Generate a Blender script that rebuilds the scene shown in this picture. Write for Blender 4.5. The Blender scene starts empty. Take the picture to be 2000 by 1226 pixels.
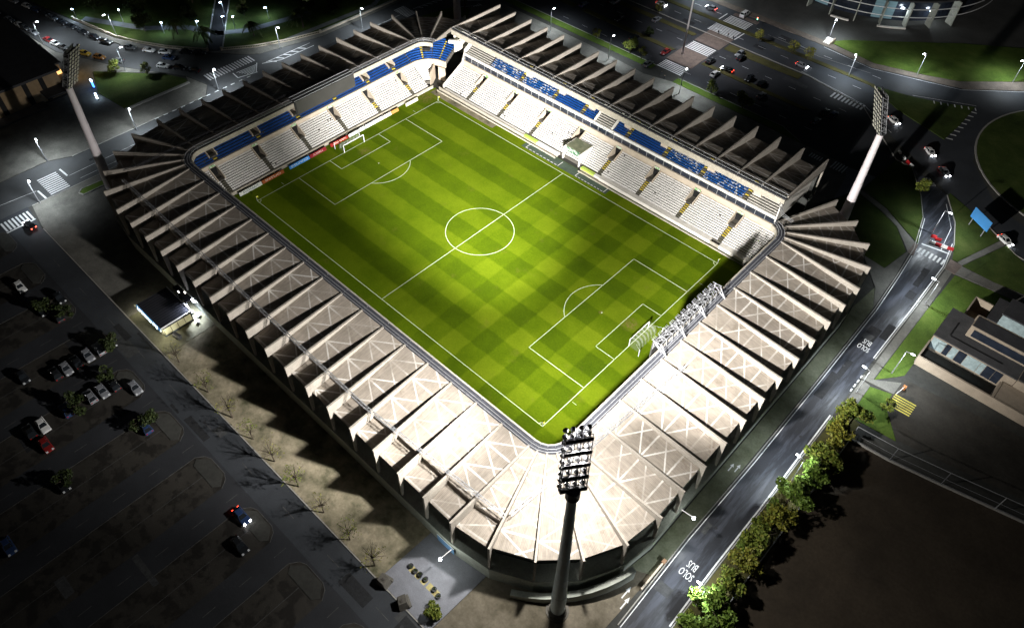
import bpy, math, random
from mathutils import Vector, Matrix, Euler
R = math.radians
sc = bpy.context.scene
col = sc.collection
random.seed(7)

# ------------------------------------------------------------------ camera
cam_d = bpy.data.cameras.new("Camera")
cam = bpy.data.objects.new("Camera", cam_d); col.objects.link(cam)
CAM = (104.387, -102.137, 134.478)
CROT = (0.715070838, -0.016612866, 0.752944512)
cam.location = CAM; cam.rotation_euler = CROT
cam_d.sensor_width = 36; cam_d.lens = 36*1444.356/2000
cam_d.clip_start = 1; cam_d.clip_end = 3000
sc.camera = cam

# ------------------------------------------------------------------ night sky, added fill sun, exposure
w = bpy.data.worlds.new("World"); sc.world = w; w.use_nodes = True
nt = w.node_tree; bg = nt.nodes["Background"]
sky = nt.nodes.new("ShaderNodeTexSky"); sky.sky_type = 'NISHITA'; sky.sun_disc = False
sky.sun_elevation = R(4); sky.sun_rotation = R(200)
nt.links.new(sky.outputs[0], bg.inputs[0]); bg.inputs[1].default_value = 0.0036
ml = bpy.data.lights.new("Moon", 'SUN'); ml.energy = 0.015; ml.angle = R(12); ml.color = (.85, .92, 1)  # faint sun lamp added as a soft fill
mo = bpy.data.objects.new("Moon", ml); col.objects.link(mo); mo.rotation_euler = (R(40), 0, R(160))
sc.view_settings.view_transform = 'Standard'; sc.view_settings.look = 'None'
sc.view_settings.exposure = 0; sc.view_settings.gamma = 1
LAMP = 1.0      # master level of the floodlight tower that is switched on
STREET = 4.6    # master level of the street lamps

# ------------------------------------------------------------------ helpers
RM = Euler(CROT, 'XYZ').to_matrix()
def at(px, py, z=0.0):
    """point at height z seen at pixel (px, py) of the 2000 px wide photograph"""
    d = RM @ Vector(((px-1000)/1444.356, -(py-613)/1444.356, -1))
    t = (z-CAM[2])/d.z
    return (CAM[0]+d.x*t, CAM[1]+d.y*t)

class MB:
    def __init__(s): s.v = []; s.f = []; s.m = []; s.uv = {}
    def face(s, pts, mi=0, uv=None):
        n = len(s.v); s.v += [tuple(p) for p in pts]; s.f.append(tuple(range(n, n+len(pts)))); s.m.append(mi)
        if uv: s.uv[len(s.f)-1] = uv
    def hexa(s, p, mi=0):
        n = len(s.v); s.v += [tuple(q) for q in p]
        for f in ((0,3,2,1),(4,5,6,7),(0,1,5,4),(1,2,6,5),(2,3,7,6),(3,0,4,7)):
            s.f.append(tuple(n+i for i in f)); s.m.append(mi)
    def box(s, x0, x1, y0, y1, z0, z1, mi=0):
        s.hexa(((x0,y0,z0),(x1,y0,z0),(x1,y1,z0),(x0,y1,z0),(x0,y0,z1),(x1,y0,z1),(x1,y1,z1),(x0,y1,z1)), mi)
    def prism(s, poly, z0, z1, mi=0):
        n = len(s.v); k = len(poly)
        s.v += [(p[0],p[1],z0) for p in poly]+[(p[0],p[1],z1) for p in poly]
        s.f.append(tuple(range(n+k-1, n-1, -1))); s.m.append(mi)
        s.f.append(tuple(range(n+k, n+2*k))); s.m.append(mi)
        for i in range(k):
            j = (i+1) % k; s.f.append((n+i, n+j, n+k+j, n+k+i)); s.m.append(mi)
    def plate(s, pts, off, mi=0):
        """polygon pts (3D) given the thickness vector off"""
        o = Vector(off); n = len(s.v); k = len(pts)
        s.v += [tuple(Vector(p)-o/2) for p in pts]+[tuple(Vector(p)+o/2) for p in pts]
        s.f.append(tuple(range(n+k-1, n-1, -1))); s.m.append(mi)
        s.f.append(tuple(range(n+k, n+2*k))); s.m.append(mi)
        for i in range(k):
            j = (i+1) % k; s.f.append((n+i, n+j, n+k+j, n+k+i)); s.m.append(mi)
    def tube(s, p0, p1, r0, r1=None, n=6, mi=0, cap=True):
        r1 = r0 if r1 is None else r1
        a = Vector(p0); b = Vector(p1); d = (b-a)
        if d.length < 1e-6: return
        d.normalize(); x = d.orthogonal().normalized(); y = d.cross(x); k = len(s.v)
        for c, r in ((a, r0), (b, r1)):
            for i in range(n):
                t = 2*math.pi*i/n; s.v.append(tuple(c+x*(r*math.cos(t))+y*(r*math.sin(t))))
        for i in range(n):
            j = (i+1) % n; s.f.append((k+i, k+j, k+n+j, k+n+i)); s.m.append(mi)
        if cap:
            s.f.append(tuple(range(k+n-1, k-1, -1))); s.m.append(mi)
            s.f.append(tuple(range(k+n, k+2*n))); s.m.append(mi)
    def lathe(s, prof, n=16, mi=0, c=(0,0)):
        k = len(s.v)
        for r, z in prof:
            for i in range(n):
                t = 2*math.pi*i/n; s.v.append((c[0]+r*math.cos(t), c[1]+r*math.sin(t), z))
        for q in range(len(prof)-1):
            for i in range(n):
                j = (i+1) % n; s.f.append((k+q*n+i, k+q*n+j, k+(q+1)*n+j, k+(q+1)*n+i)); s.m.append(mi)
        s.f.append(tuple(range(k+n-1, k-1, -1))); s.m.append(mi)
        q = k+(len(prof)-1)*n; s.f.append(tuple(range(q, q+n))); s.m.append(mi)
    def build(s, name, mats, parent=None, smooth=False):
        me = bpy.data.meshes.new(name); me.from_pydata(s.v, [], s.f)
        if not isinstance(mats, (list, tuple)): mats = [mats]
        for m in mats: me.materials.append(m)
        if len(mats) > 1: me.polygons.foreach_set("material_index", s.m)
        if s.uv:
            ul = me.uv_layers.new(name="UVMap")
            for fi, uv in s.uv.items():
                for li, c in zip(me.polygons[fi].loop_indices, uv): ul.data[li].uv = c
        if smooth: me.polygons.foreach_set("use_smooth", [True]*len(me.polygons))
        me.update()
        o = bpy.data.objects.new(name, me); col.objects.link(o)
        if parent: o.parent = parent
        return o

def tag(o, label=None, cat=None, group=None, kind=None):
    for k, v in (('label', label), ('category', cat), ('group', group), ('kind', kind)):
        if v: o[k] = v
    return o
def thing(name, label, cat, loc=(0,0,0), rz=0, group=None):
    o = bpy.data.objects.new(name, None); col.objects.link(o); o.empty_display_size = .5
    o.location = loc; o.rotation_euler = (0,0,rz)
    return tag(o, label, cat, group)
def copy_tree(o, parent=None):
    c = o.copy(); col.objects.link(c)
    if parent: c.parent = parent
    for ch in list(o.children): copy_tree(ch, c)
    return c
def place(proto, loc, rz=0, label=None, group=None, s=1, first=[None]):
    """the first call moves the prototype itself, later calls copy it"""
    if proto.get('used'): o = copy_tree(proto); 
    else: o = proto; proto['used'] = 1
    o.location = loc; o.rotation_euler = (0,0,rz); o.scale = (s,s,s)
    if label: o['label'] = label
    if group: o['group'] = group
    return o
def text_mesh(name, txt, size, mat, parent=None, loc=(0,0,0), rot=(0,0,0), depth=.02, sx=1):
    cu = bpy.data.curves.new(name, 'FONT'); cu.body = txt; cu.size = size; cu.extrude = depth
    cu.align_x = 'CENTER'; cu.align_y = 'CENTER'; cu.resolution_u = 2
    t = bpy.data.objects.new("t", cu); col.objects.link(t)
    dg = bpy.context.evaluated_depsgraph_get(); me = bpy.data.meshes.new_from_object(t.evaluated_get(dg))
    bpy.data.objects.remove(t); me.name = name
    me.materials.clear(); me.materials.append(mat)
    o = bpy.data.objects.new(name, me); col.objects.link(o); o.location = loc; o.rotation_euler = rot; o.scale = (sx,1,1)
    if parent: o.parent = parent
    return o

# ------------------------------------------------------------------ materials
class NT:
    def __init__(s, name):
        s.mat = bpy.data.materials.new(name); s.mat.use_nodes = True; s.t = s.mat.node_tree
        s.b = s.t.nodes["Principled BSDF"]
    def n(s, typ, **kw):
        o = s.t.nodes.new("ShaderNode"+typ)
        for k, v in kw.items(): setattr(o, k, v)
        return o
    def l(s, a, b): s.t.links.new(a, b)
    def math(s, op, a, b=None, c=None):
        o = s.n("Math", operation=op)
        for i, x in enumerate((a, b, c)):
            if x is None: continue
            if isinstance(x, (int, float)): o.inputs[i].default_value = x
            else: s.l(x, o.inputs[i])
        return o.outputs[0]
    def noise(s, scale, detail=3, rough=.55, vec=None, coord='Object'):
        o = s.n("TexNoise"); o.inputs['Scale'].default_value = scale; o.inputs['Detail'].default_value = detail
        o.inputs['Roughness'].default_value = rough
        if vec is None:
            vec = s.n("TexCoord").outputs[coord]
        s.l(vec, o.inputs['Vector'])
        return o.outputs['Fac']
    def ramp(s, fac, stops):
        o = s.n("ValToRGB"); e = o.color_ramp.elements
        while len(e) < len(stops): e.new(.5)
        for q, (p, c) in zip(e, stops): q.position = p; q.color = (*c, 1) if len(c) == 3 else c
        s.l(fac, o.inputs[0]); return o.outputs[0]
    def mix(s, fac, a, b, mode='MIX'):
        o = s.n("Mix", data_type='RGBA', blend_type=mode)
        for i, x in ((0, fac), (6, a), (7, b)):
            if isinstance(x, (int, float)): o.inputs[i].default_value = x
            elif isinstance(x, tuple): o.inputs[i].default_value = (*x, 1)
            else: s.l(x, o.inputs[i])
        return o.outputs[2]
    def col(s, c): s.l(c, s.b.inputs['Base Color'])
    def bump(s, h, strength=.3, dist=.05):
        o = s.n("Bump"); o.inputs['Strength'].default_value = strength; o.inputs['Distance'].default_value = dist
        s.l(h, o.inputs['Height']); s.l(o.outputs[0], s.b.inputs['Normal'])

def M(name, c, rough=.8, var=.18, scale=.5, spec=.3, metal=0, bump=0, c2=None, fine=0):
    """plain procedural material: colour mottled by two noises"""
    k = NT(name)
    a = tuple(min(1, x*(1+var)) for x in c); b = c2 or tuple(x*(1-var) for x in c)
    n1 = k.noise(scale, 5, .65)
    cc = k.ramp(n1, [(.3, b), (.7, a)])
    if fine:
        n2 = k.noise(fine, 3, .7); cc = k.mix(1, cc, k.ramp(n2, [(.3, (.72,)*3), (.7, (1,)*3)]), 'MULTIPLY')
        if bump: k.bump(n2, bump)
    elif bump: k.bump(n1, bump)
    k.col(cc); k.b.inputs['Roughness'].default_value = rough; k.b.inputs['Metallic'].default_value = metal
    k.b.inputs['Specular IOR Level'].default_value = spec
    return k.mat
def EM(name, c, strength, base=(.8,.8,.8)):
    k = NT(name); k.b.inputs['Base Color'].default_value = (*base, 1)
    k.b.inputs['Emission Color'].default_value = (*c, 1); k.b.inputs['Emission Strength'].default_value = strength
    k.b.inputs['Roughness'].default_value = .4
    return k.mat

def pitch_mat():
    k = NT("pitch_grass"); tc = k.n("TexCoord").outputs['Object']; xyz = k.n("SeparateXYZ"); k.l(tc, xyz.inputs[0])
    u, v = xyz.outputs[0], xyz.outputs[1]
    wob = k.math('MULTIPLY', k.math('SUBTRACT', k.noise(.35, 4), .5), .9)
    def bands(x, width, off):
        t = k.math('SINE', k.math('MULTIPLY', k.math('ADD', k.math('ADD', x, wob), off), math.pi/width))
        t = k.math('MULTIPLY', t, 7); 
        o = k.n("Clamp"); o.inputs[1].default_value = -1; o.inputs[2].default_value = 1; k.l(t, o.inputs[0]); return o.outputs[0]
    bu = bands(u, 5.5, 2.5); bv = bands(v, 5.667, 0)
    mr = k.n("MapRange"); mr.interpolation_type = 'SMOOTHSTEP'; mr.inputs[1].default_value = -8; mr.inputs[2].default_value = 26
    mr.inputs[3].default_value = .12; mr.inputs[4].default_value = 1; k.l(u, mr.inputs[0])
    s = k.math('ADD', k.math('MULTIPLY', k.math('MULTIPLY', bu, mr.outputs[0]), .105), k.math('MULTIPLY', bv, .115))
    s = k.math('ADD', s, .5)
    s = k.math('ADD', s, k.math('MULTIPLY', k.math('SUBTRACT', k.noise(.07, 5, .7), .5), .75))
    s = k.math('ADD', s, k.math('MULTIPLY', k.math('SUBTRACT', k.noise(2.2, 5, .75), .5), .55))
    c = k.ramp(s, [(.05, (.034,.066,.003)), (.5, (.088,.140,.004)), (.95, (.175,.235,.010))])
    worn = k.ramp(k.noise(.16, 5, .7), [(.60, (0,0,0)), (.78, (1,1,1))])
    c = k.mix(k.math('MULTIPLY', worn, .45), c, (.17,.15,.03))
    for gx, gy, gr in ((48.6,1.8,2.6),(-48.8,.8,2.4),(41.4,0,.9),(-57,33,4.5)):
        dx = k.math('SUBTRACT', u, gx); dy = k.math('SUBTRACT', v, gy)
        d = k.math('SQRT', k.math('ADD', k.math('MULTIPLY', dx, dx), k.math('MULTIPLY', dy, dy)))
        f = k.math('MULTIPLY', k.ramp(k.math('DIVIDE', d, gr), [(.25, (1,1,1)), (1, (0,0,0))]), k.ramp(k.noise(1.3, 4, .7), [(.38, (0,0,0)), (.62, (.8,.8,.8))]))
        c = k.mix(f, c, (.20,.15,.05))
    k.col(c); k.b.inputs['Roughness'].default_value = 1; k.b.inputs['Specular IOR Level'].default_value = .02
    k.bump(k.noise(4, 4, .8), .5, .08)
    return k.mat

def roof_mat():
    k = NT("roof_sheeting"); uv = k.n("TexCoord").outputs['UV']; xyz = k.n("SeparateXYZ"); k.l(uv, xyz.inputs[0])
    x, y = xyz.outputs[0], xyz.outputs[1]           # metres along the slope, metres across the bay
    oi = k.n("ObjectInfo").outputs['Random']
    xo = k.math('ADD', x, k.math('MULTIPLY', oi, .7))
    ds = []
    for sl in (-.62, 0, .62):
        ds.append(k.math('PINGPONG', k.math('ADD', k.math('SUBTRACT', xo, k.math('MULTIPLY', k.math('ADD', y, 3.3), sl)), 1.2), 2.9))
    d = k.math('MINIMUM', k.math('MINIMUM', ds[0], ds[1]), ds[2])
    obn = k.noise(3.0, 4, .7)
    d = k.math('ADD', d, k.math('MULTIPLY', k.math('SUBTRACT', obn, .5), .30))
    line = k.ramp(d, [(.13, (1,1,1)), (.22, (0,0,0))])
    wear = k.ramp(k.noise(.09, 4, .6), [(.40, (.12,)*3), (.60, (1,)*3)])
    line = k.math('MULTIPLY', line, wear)
    base = k.ramp(k.noise(.35, 5, .7), [(.3, (.275,.24,.20)), (.7, (.40,.35,.30))])
    streak = k.n("TexNoise"); streak.inputs['Scale'].default_value = 1; streak.inputs['Detail'].default_value = 5
    mp = k.n("Mapping"); mp.inputs['Scale'].default_value = (.25, 2.6, 1); k.l(uv, mp.inputs[0]); k.l(mp.outputs[0], streak.inputs[0])
    base = k.mix(1, base, k.ramp(streak.outputs['Fac'], [(.3, (.75,)*3), (.65, (1,)*3)]), 'MULTIPLY')
    base = k.mix(1, base, k.ramp(oi, [(0, (.80,.80,.81)), (1, (1.0,1.0,1.0))]), 'MULTIPLY')
    stain = k.ramp(k.noise(.22, 6, .75), [(.56, (1,1,1)), (.72, (.62,.58,.54))])
    base = k.mix(1, base, stain, 'MULTIPLY')
    corr = k.math('PINGPONG', y, .14)
    base = k.mix(1, base, k.ramp(corr, [(.0, (.78,)*3), (.06, (1,)*3)]), 'MULTIPLY')
    c = k.mix(k.math('MULTIPLY', line, .8), base, (.72,.70,.67))
    k.col(c); k.b.inputs['Roughness'].default_value = .75; k.b.inputs['Specular IOR Level'].default_value = .2
    k.bump(corr, .6, .05)
    return k.mat

def asphalt_mat(name, c, patch=None, scale=.25, rough=.75, stretch=(1,1,1), thr=(.48,.56)):
    k = NT(name); tc = k.n("TexCoord").outputs['Object']
    base = k.ramp(k.noise(.12, 5, .6), [(.3, tuple(x*.75 for x in c)), (.7, tuple(x*1.2 for x in c))])
    fine = k.noise(5, 4, .8)
    base = k.mix(1, base, k.ramp(fine, [(.3, (.7,)*3), (.7, (1.05,)*3)]), 'MULTIPLY')
    if patch:
        mp = k.n("Mapping"); mp.inputs['Scale'].default_value = stretch; k.l(tc, mp.inputs[0])
        f = k.ramp(k.noise(scale, 6, .65, mp.outputs[0]), [(thr[0], (0,0,0)), (thr[1], (1,1,1))])
        base = k.mix(f, base, patch)
        k.l(k.ramp(f, [(0, (rough,)*3), (1, (max(.35, rough-.25),)*3)]), k.b.inputs['Roughness'])
    else: k.b.inputs['Roughness'].default_value = rough
    k.col(base); k.b.inputs['Specular IOR Level'].default_value = .35; k.bump(fine, .25, .03)
    return k.mat

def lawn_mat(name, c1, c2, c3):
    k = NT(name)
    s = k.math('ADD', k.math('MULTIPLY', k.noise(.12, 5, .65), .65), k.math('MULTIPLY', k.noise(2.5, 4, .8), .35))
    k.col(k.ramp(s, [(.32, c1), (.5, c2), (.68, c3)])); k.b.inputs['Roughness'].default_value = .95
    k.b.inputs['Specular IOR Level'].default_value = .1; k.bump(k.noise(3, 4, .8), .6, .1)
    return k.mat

def leaf_mat(name, c1, c2, c3=None):
    k = NT(name); g = k.n("NewGeometry").outputs['Random Per Island']
    k.col(k.ramp(g, [(0, c1), (.55, c2), (1, c3 or c2)])); k.b.inputs['Roughness'].default_value = .6
    k.b.inputs['Specular IOR Level'].default_value = .25
    return k.mat

MAT = dict(
    pitch=pitch_mat(), sheet=roof_mat(),
    rib=M("rib_concrete", (.37,.335,.295), .85, .16, .5, bump=.2, fine=4),
    conc=M("stand_concrete", (.13,.12,.105), .9, .2, .4, fine=3),
    fascia=M("fascia_concrete", (.48,.44,.37), .8, .16, .6, fine=2),
    beige=M("beige_wall", (.55,.47,.38), .8, .12, .5),
    whitewall=M("white_wall", (.74,.71,.66), .7, .1, .6),
    facade=M("facade_concrete", (.36,.38,.34), .85, .2, .35, fine=3),
    dark=M("dark_recess", (.012,.012,.013), .9, .3),
    grating=M("walkway_grating", (.075,.078,.095), .7, .4, 3, fine=9, metal=.2),
    seatw=M("white_seat", (.80,.78,.76), .55, .12, 1.2),
    seatb=M("blue_seat", (.012,.075,.30), .5, .25, .8),
    stairy=M("yellow_step", (.62,.47,.04), .7, .2, 2),
    staird=M("dark_step", (.09,.085,.06), .85, .3, 2),
    steel=M("galvanised_steel", (.46,.47,.50), .45, .15, 1, metal=.5),
    steelw=M("white_steel", (.78,.78,.80), .45, .08, 1),
    steeld=M("dark_steel", (.045,.045,.05), .55, .25, 1, metal=.3),
    black=M("black_panel", (.05,.052,.05), .6, .25, .5),
    glassd=M("dark_glass", (.02,.026,.04), .12, .3, .6, spec=.6),
    pole=M("tower_pole_paint", (.78,.72,.75), .55, .05, .4),
    poleg=M("tower_pole_grey", (.66,.74,.78), .5, .12, .3),
    lampglass=M("floodlight_glass", (.65,.64,.56), .25, .15, 2, spec=.6),
    white=M("white_line", (.80,.80,.80), .7, .10, 3),
    whitew=M("worn_road_paint", (.72,.73,.74), .7, .14, 2.5, c2=(.52,.53,.54)),
    paint=M("pitch_line", (.62,.70,.45), .85, .12, 2),
    ylw=M("yellow_paint", (.55,.48,.08), .75, .2, 1),
    red=M("red_plastic", (.45,.02,.025), .5, .15, 2),
    parkline=M("faded_bay_line", (.085,.085,.085), .8, .3, 1.2, c2=(.04,.04,.04)), kerb=M("kerb_stone", (.30,.29,.27), .85, .2, 1.5),
    pave=M("paving", (.155,.15,.135), .85, .3, .22, fine=3),
    paveg=M("grey_block_paving", (.20,.205,.235), .8, .15, .4, fine=6),
    paver=M("reddish_paving", (.15,.115,.10), .85, .25, .6, fine=3),
    moss=M("mossy_paving", (.15,.155,.11), .9, .35, .18, fine=2.5, c2=(.085,.095,.055)),
    dirt=M("bare_dirt", (.31,.265,.19), .95, .3, .22, fine=1.2, c2=(.075,.075,.04)),
    sand=M("dark_sand", (.05,.038,.026), .95, .35, .08, fine=1.5),
    ground=M("ground_dark", (.05,.05,.046), .95, .4, .06, fine=1.2),
    park=asphalt_mat("car_park_asphalt", (.030,.032,.038)),
    bay=asphalt_mat("parking_bay_surface", (.040,.036,.031), (.022,.02,.018), .3),
    road=asphalt_mat("road_asphalt", (.075,.078,.082)),
    roadd=asphalt_mat("avenue_asphalt", (.042,.047,.056)),
    bus=asphalt_mat("bus_lane_asphalt", (.030,.032,.039), (.064,.069,.086), .22, .55, (2.4,.30,1), (.47,.60)),
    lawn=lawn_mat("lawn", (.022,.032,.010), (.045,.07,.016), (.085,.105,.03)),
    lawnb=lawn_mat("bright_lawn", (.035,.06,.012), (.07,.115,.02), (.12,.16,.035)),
    scrub=lawn_mat("scrub", (.03,.03,.014), (.065,.062,.025), (.10,.085,.035)),
)

def seatmix_mat():
    k = NT("blue_white_seat"); g = k.n("NewGeometry").outputs['Random Per Island']
    k.col(k.ramp(k.math('ADD', k.math('MULTIPLY', g, .55), k.math('MULTIPLY', k.noise(.5, 3), .9)), [(.86, (.012,.085,.30)), (.90, (.5,.52,.58))])); k.b.inputs['Roughness'].default_value = .5
    return k.mat
MAT['seatmix'] = seatmix_mat()
# ------------------------------------------------------------------ bowl geometry: stations of the roof ribs
CV0, CV1 = -40.2, 36.3
def pt(s, r, z=None, off=0):
    x = s[0]+s[2]*r - s[3]*off; y = s[1]+s[3]*r + s[2]*off
    return (x, y) if z is None else (x, y, z)
def arc(cx, cy, a0, a1, n, ex):
    out = []
    for i in range(1, n):
        t = R(a0+(a1-a0)*i/n); out.append((cx+math.cos(t)*ex, cy, math.cos(t), math.sin(t)))
    return out
def line(x0, y0, x1, y1, dx, dy, n):
    return [(x0+(x1-x0)*i/n, y0+(y1-y0)*i/n, dx, dy) for i in range(n+1)]
ST_DC = line(-60, CV1, -60, CV0, -1, 0, 11)
ST_D = arc(-59, CV0, 180, 270, 5, 1.0)
ST_AD = line(-58.8, CV0, 59, CV0, 0, -1, 17)
ST_A = arc(59, CV0, -90, 0, 5, 0)
ST_AB = line(59, CV0, 59, CV1, 1, 0, 11)
ST_B = arc(59, CV1, 0, 90, 5, 0)
ST_C = list(reversed(arc(-59, CV1, 90, 180, 5, -1.0)))
ST_C = [(-59+math.cos(R(a))*1.0, CV1, math.cos(R(a)), math.sin(R(a))) for a in (108, 126, 144, 162)]
BOWL = ST_C+ST_DC+ST_D+ST_AD+ST_A+ST_AB+ST_B
ST_BC = line(-59, 36.3, 59, 36.3, 0, 1, 17)
# radius, top of the rib, underside of the rib, level of the sheeting
RIB = [(6,14.45,14.0,14.28),(12,14.1,12.5,13.45),(18,13.7,11.0,12.65),(25.4,13.25,10.2,11.75)]
RIBM = [(12,17.45,17.05,17.35),(18.5,17.4,15.6,16.6),(25,17.3,14.4,15.2),(32.2,17.2,14.1,14.1)]

stadium = thing('stadium', 'floodlit football stadium with a fan of concrete roof ribs round a green pitch', 'stadium')

def interp(prof, r, i):
    for a, b in zip(prof, prof[1:]):
        if r <= b[0]: t = (r-a[0])/(b[0]-a[0]); return a[i]+(b[i]-a[i])*t
    return prof[-1][i]
def make_rib(s, prof, parent, leg=True):
    m = MB(); th = Vector((-s[3], s[2], 0))*.42
    top = [pt(s, p[0], p[1]) for p in prof]; bot = [pt(s, p[0], p[2]) for p in prof]
    r1 = prof[-1][0]; zt, zb = prof[-1][1], prof[-1][2]
    for i in range(len(prof)-1):
        a, b = prof[i], prof[i+1]
        pa = [pt(s,a[0],a[2]), pt(s,b[0],b[2]), pt(s,b[0],b[1]), pt(s,a[0],a[1])]
        h = th/2
        m.hexa([Vector(pa[0])-h, Vector(pa[1])-h, Vector(pa[1])+h, Vector(pa[0])+h, Vector(pa[3])-h, Vector(pa[2])-h, Vector(pa[2])+h, Vector(pa[3])+h])
    if leg:
        m.plate([pt(s,r1+.02,zb), pt(s,r1+.55,5.0), pt(s,r1+.95,5.0), pt(s,r1+.98,zt-.02), pt(s,r1+.02,zt)], th*.98)
    else:
        m.plate([pt(s,r1+.02,zb), pt(s,r1+.25,6.0), pt(s,r1+.6,6.0), pt(s,r1+.35,zb), pt(s,r1+.8,zt-.02), pt(s,r1+.02,zt)], th*.98)
    return m.build('roof_rib', MAT['rib'], parent)
def make_sheet(s0, s1, prof, parent, r0=None, r1=None, drop=0, lip=2):
    m = MB(); rs = [prof[0][0]+.15]+[p[0] for p in prof[1:-1]]+[prof[-1][0]-.05]
    if r0: rs = [r0, (r0+r1)/2, r1]
    elif r1: rs = [r for r in rs if r < r1]+[r1]
    rows = []
    for r in rs:
        z = interp(prof, r, 3)-drop; a = Vector(pt(s0, r, z, .26)); b = Vector(pt(s1, r, z, -.26)); rows.append((a, b))
    L = 0; N = 4
    for i in range(len(rows)-1):
        (a, b), (c, d) = rows[i], rows[i+1]; l2 = L+(c-a).length; w1 = (b-a).length; w2 = (d-c).length
        m.face([a, c, d, b], 0, [(L,-w1/2),(l2,-w2/2),(l2,w2/2),(L,w1/2)])
        dz = Vector((0,0,-.18)); m.face([b+dz, d+dz, c+dz, a+dz], 0, [(L,0)]*4)
        if i == len(rows)-2: m.face([c, c+dz*lip, d+dz*lip, d], 0, [(L,0)]*4)
        if i == 0: m.face([b, b+dz, a+dz, a], 0, [(L,0)]*4)
        L = l2
    return m.build('roof_sheet', MAT['sheet'], parent)

def roof_edge(stations, r_f, r_i, zf0, zf1, zw, name, closed=False):
    """fascia beam, grating walkway and rails along the inner edge of a roof"""
    m = MB()
    for a, b in zip(stations, stations[1:]):
        m.hexa([pt(a,r_f,zf0), pt(b,r_f,zf0), pt(b,r_f+.3,zf0), pt(a,r_f+.3,zf0), pt(a,r_f,zf1), pt(b,r_f,zf1), pt(b,r_f+.3,zf1), pt(a,r_f+.3,zf1)], 0)
        m.hexa([pt(a,r_f+.31,zw-.2), pt(b,r_f+.31,zw-.2), pt(b,r_i,zw-.2), pt(a,r_i,zw-.2), pt(a,r_f+.31,zw), pt(b,r_f+.31,zw), pt(b,r_i,zw), pt(a,r_i,zw)], 1)
    o = m.build(name, [MAT['fascia'], MAT['grating']], stadium)
    r = MB()
    for a, b in zip(stations, stations[1:]):
        for q, h in ((r_f+.55,.5), (r_f+1.25,.35), (r_f+1.95,.45)):
            r.tube(pt(a,q,zw+h), pt(b,q,zw+h), .07, n=4)
            r.tube(pt(a,q,zw), pt(a,q,zw+h), .05, n=4)
    r.build('walkway_rail', MAT['steel'], o)
    return o

roof = roof_edge(BOWL, 4.0, 6.1, 13.0, 14.3, 14.2, 'bowl_roof')
mroof = roof_edge(ST_BC, 10.7, 12.1, 15.3, 16.9, 17.0, 'main_stand_roof')
for s in BOWL: make_rib(s, RIB, roof)
STEP = ST_D+ST_AD+ST_A[:1]
for a, b in zip(BOWL, BOWL[1:]):
    if a in STEP and b in STEP:          # on the near long side the sheeting steps down outside the catwalk
        make_sheet(a, b, RIB, roof, None, 20.6, 0, 7.5); make_sheet(a, b, RIB, roof, 20.65, 25.35, 1.05)
    else: make_sheet(a, b, RIB, roof)
for s in ST_BC: make_rib(s, RIBM, mroof, False)
for a, b in zip(ST_BC, ST_BC[1:]): make_sheet(a, b, RIBM, mroof)

def truss(name, pts, parent, mat, wd=.55, ht=.45, rt=.05):
    m = MB()
    for p, q in zip(pts, pts[1:]):
        p, q = Vector(p), Vector(q); d = (q-p).normalized(); sd = Vector((-d.y, d.x, 0))*wd/2; up = Vector((0,0,ht))
        for o in (sd, -sd, sd+up, up-sd): m.tube(p+o, q+o, rt, n=4)
        n = max(1, int((q-p).length/1.7))
        for i in range(n):
            a = p+(q-p)*(i/n); b = p+(q-p)*((i+1)/n)
            m.tube(a+sd, b-sd, rt*.6, n=4); m.tube(a+sd, b+sd+up, rt*.6, n=4); m.tube(a-sd+up, b+sd+up, rt*.6, n=4); m.tube(a-sd, a-sd+up, rt*.6, n=4)
    return m.build(name, mat, parent)
truss('catwalk', [(-67,-60.0,13.9),(-30,-60.6,13.9),(0,-61.2,13.9),(30,-61.6,13.9),(65.4,-59.4,13.9)], roof, MAT['steel'])
truss('catwalk', [(65.9,-58.6,13.9),(68.4,-25.8,14.1),(69.5,-10.6,14.1)], roof, MAT['steel'])
truss('catwalk', [(-70.6,-58,13.9),(-69.6,-54.7,13.9),(-69.2,-25.2,13.9),(-69.2,8,13.9)], roof, MAT['steeld'])
truss('catwalk', [(56.5,49.0,16.0),(60.5,44.5,14.6),(63.5,44.0,14.6)], roof, MAT['steel'])

# outer wall: plinth wall with a ledge, recessed dark gallery behind the rib legs
m = MB()
ring = BOWL
for a, b in zip(ring, ring[1:]):
    def seg(r0, r1, z0, z1, mi):
        m.hexa([pt(a,r0,z0), pt(b,r0,z0), pt(b,r1,z0), pt(a,r1,z0), pt(a,r0,z1), pt(b,r0,z1), pt(b,r1,z1), pt(a,r1,z1)], mi)
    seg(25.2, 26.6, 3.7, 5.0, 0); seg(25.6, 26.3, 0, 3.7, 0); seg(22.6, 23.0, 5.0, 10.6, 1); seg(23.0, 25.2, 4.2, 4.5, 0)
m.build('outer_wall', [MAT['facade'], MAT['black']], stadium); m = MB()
for a, b in zip(ST_BC, ST_BC[1:]):
    def seg(r0, r1, z0, z1, mi):
        m.hexa([pt(a,r0,z0), pt(b,r0,z0), pt(b,r1,z0), pt(a,r1,z0), pt(a,r0,z1), pt(b,r0,z1), pt(b,r1,z1), pt(a,r1,z1)], mi)
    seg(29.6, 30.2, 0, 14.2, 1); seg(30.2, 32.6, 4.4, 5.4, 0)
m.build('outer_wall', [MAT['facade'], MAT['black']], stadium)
m = MB()
rr = [(59+math.cos(R(t))*28.3, CV0+math.sin(R(t))*28.3) for t in range(-62, -8, 6)]
ri = [(59+math.cos(R(t))*27.2, CV0+math.sin(R(t))*27.2) for t in range(-62, -8, 6)]
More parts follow.
